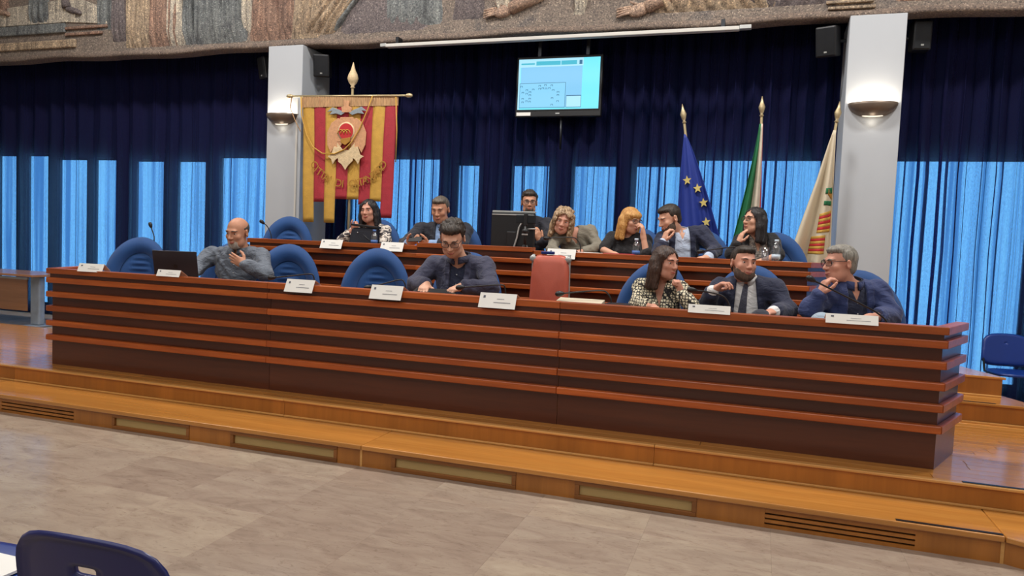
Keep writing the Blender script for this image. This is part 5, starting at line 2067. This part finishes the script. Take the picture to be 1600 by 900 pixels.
    for an, kp in shoes:
        MB().ball((an[0], an[1] - .06, floor_z + .045), (.045, .13, .045), 14, 8).build('shoe', 'black', root, smooth=True)
    return root


def make_hair(kind, m, root, R, H, hs, g, RT):
    ext = .20 * hs if kind in ('short', 'sides', 'wavy') else .36 * hs
    HF = Field(H - ext, H + .19 * hs, .0052)
    HF2 = Field(H - np.array([ext, ext, ext]), H + np.array([ext, ext, .19 * hs]), .0052)
    HF = HF2

    def P(*pr):
        for p in xform(list(pr), R, H, hs):
            HF.prim(p)
    lx, ly, lz = [q / hs for q in HF.local(H, R)]
    ang = np.arctan2(lx, -ly)
    if kind == 'sides':
        P(('e', V3(0, .016, .034), (.080, .100, .088), I3, 0))
        D = HF.D / hs
        D = np.maximum(D, lz - .045 - .25 * np.maximum(ly, 0))
        D = np.maximum(D, -(lz + .045))
        D = np.maximum(D, -(ly - .0 + .25 * (lz)))
        D = np.maximum(D, -np.maximum(lz - .03, ly - .035))
    elif kind in ('short', 'wavy', 'crop'):
        th = dict(short=.0, wavy=.006, crop=-.0015)[kind]
        tp = dict(short=.007, wavy=.010, crop=.0035)[kind]
        P(('e', V3(0, .018, .040), (.083 + th, .103 + th, .091 + th), I3, 0),
          ('e', V3(0, -.035, .095), (.056, .045, .024 + th), I3, .03),
          ('e', V3(0, .055, -.02), (.066, .050, .060), I3, .02))
        if kind == 'wavy':
            for i in range(70):
                a = rng.uniform(-PI, PI)
                e = rng.uniform(.15, 1.5)
                c_ = V3(.082 * math.cos(e) * math.sin(a), .018 - .10 * math.cos(e) * math.cos(a), .040 + .092 * math.sin(e))
                if c_[2] < .06 and c_[1] < -.02:
                    continue
                r = rng.uniform(.012, .018)
                P(('e', c_, (r, r, r), I3, .006))
        D = HF.D / hs
        front = lz - (.074 + .004 * np.sin(lx * 150 + 3 * np.sin(lx * 70)) - .35 * np.maximum(np.abs(lx) - .045, 0))
        cutA = np.maximum(ly + .022, front)           # face opening
        D = D + tp * np.exp(-np.maximum(cutA, 0) / .020)
        D = np.maximum(D, -cutA)
        cutC = np.maximum(np.maximum(lz - .018, ly - .034), -(ly + .2))
        D = D + tp * .5 * np.exp(-np.maximum(cutC, 0) / .012)
        D = np.maximum(D, -cutC)                      # around the ears
        D = np.maximum(D, -(lz + .070 - .2 * np.maximum(0, .05 - ly)))
        D = D + .0016 * np.sin(ang * 46 + 5 * np.sin(lz * 40)) + .0010 * np.sin(lx * 300 + ly * 120)
    else:
        long_ = dict(long=.185, bob=.15, bangs=.17, curly=.16)[kind]
        P(('e', V3(0, .020, .040), (.086, .106, .092), I3, 0),
          ('e', V3(0, .055, -.05), (.080, .060, .11), I3, .03))
        for q in (-1, 1):
            P(('c', V3(q * .070, -.012, .055), V3(q * .083, -.004, -.06), .026, .030, .02),
              ('c', V3(q * .083, -.004, -.05), V3(q * .090, -.018, -long_), .030, .022, .02),
              ('c', V3(q * .070, .045, .0), V3(q * .085, .045, -long_), .040, .034, .03))
        P(('c', V3(0, .070, .0), V3(0, .085, -long_), .055, .045, .03))
        if kind == 'bangs':
            P(('e', V3(0, -.062, .062), (.062, .036, .034), I3, .02))
        if kind == 'curly':
            for i in range(230):
                a = rng.uniform(-PI, PI)
                z = rng.uniform(-.15, .125)
                if z > .03:
                    rr = math.sqrt(max(.05, 1 - ((z - .03) / .11) ** 2))
                else:
                    rr = 1.05
                c_ = V3(.092 * rr * math.sin(a), .02 - .108 * rr * math.cos(a), z)
                if c_[1] < -.045 and z < .055 and abs(c_[0]) < .062:
                    continue
                r = rng.uniform(.012, .021)
                P(('e', c_, (r, r, r), I3, .007))
        D = HF.D / hs
        top = .036 if kind == 'bangs' else .084
        wid = .067
        arch = np.sqrt((lx / wid) ** 2 + (np.maximum(lz + .02, 0) / (top + .02)) ** 2) - 1
        cutA = np.maximum(arch * .05, ly + .030)
        D = np.maximum(D, -cutA)
        if kind in ('long', 'bob'):
            D = D + .009 * np.exp(-((lx - .014) / .007) ** 2) * (lz > .04)
        D = D + .0026 * np.sin(ang * 40 + 3 * np.sin(lz * 18)) + .0012 * np.sin(ang * 91)
    HF.D = (D * hs).astype(np.float32)
    # keep hair out of the shoulders: trim where it sinks below the neck base at the front
    HF.build('hair', m, root)


# finger curls: relaxed, fist, flat, pinch
REL, FIST, FLAT, HOLD = (.35, .45, .30), (1.25, 1.45, .9), (.12, .18, .12), (.7, .8, .5)

NAVY = cloth('cloth_navy', C(30, 36, 62))
NAVY2 = cloth('cloth_navy_check', C(50, 52, 76))
BLUEJ = cloth('cloth_blue_jacket', C(40, 54, 100))
DARKJ = cloth('cloth_charcoal', C(28, 30, 42))
BLACK = cloth('cloth_black', C(20, 19, 24))
GREY = cloth('cloth_grey_denim', C(100, 108, 120), 0.16, wr=0.9)
WHITE = cloth('cloth_white', C(222, 222, 222), 0.02, wr=0.7)
LBLUE = cloth('cloth_light_blue', C(136, 164, 204), 0.04)
PALE = cloth('cloth_pale_blue', C(186, 200, 222), 0.04)
POLO = cloth('cloth_navy_polo', C(24, 32, 58))
SAGE = cloth('cloth_sage', C(126, 120, 106), 0.08)
JEANS = cloth('cloth_jeans', C(150, 168, 184), 0.10)
TROU = cloth('cloth_trousers', C(30, 34, 50))
TIE = cloth('cloth_tie', C(70, 70, 84), 0.3)
DOTS = dots_mat('cloth_lattice_print')
BLOTCH = blotch_mat('cloth_black_white_print', C(214, 204, 192), C(60, 56, 60), 16)
FLORAL = blotch_mat('cloth_grey_print', C(176, 168, 158), C(110, 104, 100), 22)

J1 = dict(head=(-4.553, .92, 1.182), neck=(-4.563, 1.0, 1.018), sl=(-4.905, 1.0, .962), sr=(-4.374, 1.02, .974), el=(-4.914, .83, .849), wl=(-4.83, .66, .795), er=(-4.181, .84, .829), wr=(-4.32, .74, .905))
make_person('P1', 'bald man with white beard and grey shirt, hand on his chest', J1, 1.13, 2, 14, 2, 'tan', 'sides', 'stubble',
            [dict(name='shirt', mat=GREY, infl=.016, sleeve=1.93, fold=.005, v=(.045, .10, .004, 0, .02), collar=.070, neckr=.068, buttons=3)],
            beard=('white', 'goatee'), hl=((.15, -.9, -.15), (0, -.2, -1), 1, REL), hr=((-.85, -.1, .35), (-.25, 1, 0), -1, FLAT, .5), s=1.12, trousers=TROU)

J2 = dict(head=(-2.292, .62, 1.205), neck=(-2.278, .77, 1.045), sl=(-2.515, .80, .985), sr=(-2.09, .82, .995), el=(-2.60, .62, .835), wl=(-2.43, .47, .845), er=(-1.959, .62, .841), wr=(-2.13, .47, .848))
make_person('P2', 'dark-haired man in glasses and navy jacket typing on a tablet', J2, 1.13, 12, 33, 0, 'fair', 'wavy', 'dark',
            [dict(name='polo_shirt', mat=POLO, infl=.007, sleeve=0.6, fold=.002, v=(.036, .10, -.004, 0, 0), collar=.066, buttons=3, neckr=.062),
             dict(name='jacket', mat=NAVY2, infl=.018, sleeve=1.88, fold=.004, v=(.062, .50, .05, 0, .045), neckr=.075, collar=.078)],
            glasses=True, hl=((.15, -.85, -.28), (0, .25, -1), 1, (.5, .5, .3), .6), hr=((-.62, -.7, -.28), (0, .25, -1), -1, (.5, .5, .3), .6), s=1.05, trousers=TROU, eyes_open=False)

J3 = dict(head=(-.679, .92, 1.09), neck=(-.715, 1.0, .948), sl=(-.862, 1.0, .895), sr=(-.571, .97, .896), el=(-.873, .85, .770), wl=(-.70, .56, .775), er=(-.455, .78, .785), wr=(-.545, .80, .885))
make_person('P3', 'long-haired brunette in black and cream patterned blouse, chin on fist', J3, 1.0, 52, 6, 2, 'rose', 'long', 'brown',
            [dict(name='blouse', mat=DOTS, infl=.012, sleeve=1.72, fold=.004, v=(.055, .17, .006, .02, 0), neckr=.072, cuff=.014)],
            fem=True, hl=((.3, -.9, -.05), (0, 0, -1), 1, REL), hr=((-.25, .05, 1), (-1, -.2, 0), -1, FIST), s=.98, trousers=TROU, bust=1.0)

J4 = dict(head=(-.121, .98, 1.111), neck=(-.098, 1.06, .985), sl=(-.275, 1.05, .915), sr=(.100, 1.05, .935), el=(-.365, .93, .785), wl=(-.320, .80, .905), er=(.20, .95, .79), wr=(.10, .70, .79))
make_person('P4', 'bearded man in navy suit, white shirt and dark tie, hand raised', J4, 1.06, 26, 0, 3, 'rose', 'crop', 'dark',
            [dict(name='shirt', mat=WHITE, infl=.007, sleeve=1.98, fold=.002, v=(.02, .03, .004, 0, 0), collar=.066, neckr=.062, tie=-.03, tiemat=TIE, cuff=.008),
             dict(name='suit_jacket', mat=NAVY, infl=.019, sleeve=1.85, fold=.004, v=(.065, .60, .12, .03, .05), neckr=.074)],
            beard=('beard', 'full'), hl=((.70, -.05, .62), (.5, -.2, -.7), 1, HOLD, .4), hr=((-.5, -.8, -.05), (0, 0, -1), -1, REL), s=1.05, trousers=TROU,
            knees=[(-.20, .60, .56), (.02, .62, .735)])

J5 = dict(head=(.524, .95, 1.138), neck=(.602, 1.02, 1.0), sl=(.452, .93, .925), sr=(.790, 1.06, .955), el=(.335, .80, .818), wl=(.40, .79, .925), er=(.875, .96, .80), wr=(.70, .70, .79))
make_person('P5', 'grey-haired man in glasses and blue jacket, hand over his mouth', J5, 1.08, -62, 4, -2, 'rose', 'short', 'grey',
            [dict(name='shirt', mat=POLO, infl=.007, sleeve=1.5, fold=.003, v=(.050, .13, -.004, 0, 0), collar=.068, buttons=4, neckr=.064),
             dict(name='jacket', mat=BLUEJ, infl=.019, sleeve=1.82, fold=.005, v=(.065, .55, .085, 0, .05), neckr=.076, collar=.080)],
            glasses=True, hl=((.28, .02, 1), (.9, .4, -.1), -1, HOLD, .3), hr=((-.5, -.8, -.05), (0, 0, -1), -1, REL), s=1.06, trousers=JEANS,
            knees=[(.40, .54, .745), (.72, .60, .56)])

FZ = DZ2
J6 = dict(head=(-4.261, 2.78, 1.492), neck=(-4.238, 2.85, 1.336), sl=(-4.441, 2.85, 1.275), sr=(-4.080, 2.85, 1.270), el=(-4.511, 2.63, 1.151), wl=(-4.375, 2.64, 1.272), er=(-3.970, 2.70, 1.153), wr=(-4.05, 2.46, 1.12))
make_person('P6', 'smiling woman with long dark hair behind the black handbag', J6, 1.06, 6, 4, -3, 'rose', 'bob', 'black',
            [dict(name='jacket', mat=BLOTCH, infl=.012, sleeve=1.55, fold=.004, v=(.05, .16, .01, 0, 0), neckr=.07)],
            fem=True, hl=((.62, -.05, .62), (.1, .3, 1), 1, FIST), hr=((-.4, -.9, 0), (0, 0, -1), -1, REL), s=1.0, trousers=TROU, bust=1.0, lips=LIP_RED, floor_z=FZ)

J7 = dict(head=(-3.360, 2.75, 1.527), neck=(-3.330, 2.82, 1.362), sl=(-3.610, 2.80, 1.300), sr=(-3.085, 2.82, 1.315), el=(-3.694, 2.60, 1.145), wl=(-3.575, 2.42, 1.145), er=(-3.019, 2.58, 1.146), wr=(-3.316, 2.42, 1.150))
make_person('P7', 'man in charcoal suit and light blue shirt reading a phone', J7, 1.16, 4, 18, 0, 'tan', 'short', 'pepper',
            [dict(name='shirt', mat=LBLUE, infl=.007, sleeve=1.97, fold=.002, v=(.034, .09, -.004, 0, 0), collar=.066, neckr=.062, cuff=.009),
             dict(name='suit_jacket', mat=DARKJ, infl=.019, sleeve=1.80, fold=.004, v=(.068, .55, .085, .03, .05), neckr=.074)],
            hl=((.75, -.30, .20), (.5, .3, .8), 1, (.45, .55, .35)), hr=((-.85, -.25, .20), (-.5, .3, .8), -1, (.45, .55, .35)), s=1.1, trousers=TROU, eyes_open=False, floor_z=FZ)

J8 = dict(head=(-2.375, 2.85, 1.632), neck=(-2.391, 2.92, 1.478), sl=(-2.613, 2.90, 1.392), sr=(-2.185, 2.90, 1.405), el=(-2.627, 2.70, 1.192), wl=(-2.42, 2.48, 1.15), er=(-2.05, 2.70, 1.193), wr=(-2.165, 2.60, 1.225))
make_person('P8', 'man with curly dark hair and glasses looking over the monitor', J8, 1.0, 20, 4, 0, 'tan', 'wavy', 'dark',
            [dict(name='sweater', mat=DARKJ, infl=.013, sleeve=1.9, fold=.004, v=(.045, .07, .01, 0, 0), neckr=.066)],
            glasses=True, beard=('stubble', 'goatee'), hl=((.3, -.9, -.05), (0, 0, -1), 1, REL), hr=((-.30, -.1, 1), (-.6, .5, .1), -1, REL), s=1.05, trousers=TROU, floor_z=FZ)

J9 = dict(head=(-1.915, 2.55, 1.436), neck=(-1.855, 2.68, 1.350), sl=(-2.00, 2.62, 1.262), sr=(-1.678, 2.75, 1.347), el=(-2.00, 2.46, 1.150), wl=(-1.90, 2.38, 1.120), er=(-1.555, 2.63, 1.19), wr=(-1.70, 2.42, 1.13))
make_person('P9', 'woman with curly blond hair leaning low over the back desk', J9, 1.06, 10, 10, 12, 'rose', 'curly', 'ash',
            [dict(name='cardigan', mat=SAGE, infl=.012, sleeve=1.93, fold=.004, v=(.05, .10, .01, 0, 0), neckr=.07)],
            fem=True, hl=((.5, -.8, -.05), (0, 0, -1), 1, REL), hr=((-.7, -.6, -.05), (0, 0, -1), -1, REL), s=1.0, trousers=TROU, bust=.9,
            pelvis=(-1.76, 3.0, FZ + .58), floor_z=FZ)

J10 = dict(head=(-1.256, 2.70, 1.468), neck=(-1.288, 2.78, 1.335), sl=(-1.453, 2.78, 1.287), sr=(-1.110, 2.75, 1.270), el=(-1.515, 2.60, 1.172), wl=(-1.34, 2.40, 1.125), er=(-1.065, 2.55, 1.149), wr=(-1.105, 2.55, 1.325))
make_person('P10', 'woman with straight blond fringe and black top, hand at her mouth', J10, 1.03, 52, 12, 0, 'fair', 'bangs', 'blond',
            [dict(name='top', mat=BLACK, infl=.010, sleeve=.95, fold=.003, neckr=.072)],
            fem=True, glasses=True, hl=((.5, -.8, -.05), (0, 0, -1), 1, REL), hr=((-.10, -.05, 1), (-1, .2, 0), -1, HOLD), s=1.0, trousers=TROU, bust=1.05, floor_z=FZ)

J11 = dict(head=(-.879, 2.70, 1.498), neck=(-.790, 2.82, 1.375), sl=(-.930, 2.72, 1.295), sr=(-.575, 2.86, 1.370), el=(-.945, 2.55, 1.160), wl=(-.905, 2.56, 1.270), er=(-.428, 2.75, 1.210), wr=(-.475, 2.46, 1.135))
make_person('P11', 'man with short dark hair and beard in navy jacket, looking down', J11, 1.12, -52, 24, 0, 'fair', 'crop', 'dark',
            [dict(name='shirt', mat=PALE, infl=.007, sleeve=1.97, fold=.003, v=(.036, .10, -.004, 0, 0), collar=.066, neckr=.062, cuff=.010),
             dict(name='jacket', mat=NAVY, infl=.019, sleeve=1.78, fold=.004, v=(.070, .55, .10, 0, .05), neckr=.074)],
            beard=('beard', 'full'), hl=((.22, .03, 1), (.8, .5, 0), -1, HOLD), hr=((-.6, -.75, -.05), (0, 0, -1), -1, REL), s=1.06, trousers=TROU, eyes_open=False, floor_z=FZ)

J12 = dict(head=(-.089, 2.78, 1.506), neck=(-.058, 2.86, 1.368), sl=(-.195, 2.82, 1.305), sr=(.085, 2.88, 1.320), el=(-.275, 2.65, 1.180), wl=(-.215, 2.63, 1.285), er=(.150, 2.70, 1.19), wr=(.02, 2.44, 1.13))
make_person('P12', 'woman with long black hair, glasses and black jacket, fingers at her lips', J12, 1.04, -48, -2, 0, 'fair', 'long', 'black',
            [dict(name='blouse', mat=FLORAL, infl=.006, sleeve=.5, fold=.002, v=(.05, .14, .01, 0, 0), neckr=.07),
             dict(name='jacket', mat=BLACK, infl=.017, sleeve=1.80, fold=.004, v=(.085, .55, .075, 0, .03), neckr=.09)],
            fem=True, glasses=True, hl=((.28, .0, 1), (.8, .5, 0), -1, (.3, .4, .3)), hr=((-.5, -.8, -.05), (0, 0, -1), -1, REL), s=.98, trousers=TROU, bust=.95, floor_z=FZ)

# phone held by the man in the charcoal suit
t = thing('smartphone', 'dark smartphone held by the man in the charcoal suit', 'phone', (-3.45, 2.34, 1.165), 0.1)
MB().obox((0, 0, 0.03), (1, 0, 0.05), (0, .75, .66), (0, -.66, .75), 0.075, 0.038, 0.0045).build('phone_case', 'black', t, bevel=0.003)
MB().obox((0, 0.004, 0.0345), (1, 0, 0.05), (0, .75, .66), (0, -.66, .75), 0.070, 0.034, 0.0006).build('phone_screen', 'dark_metal', t)
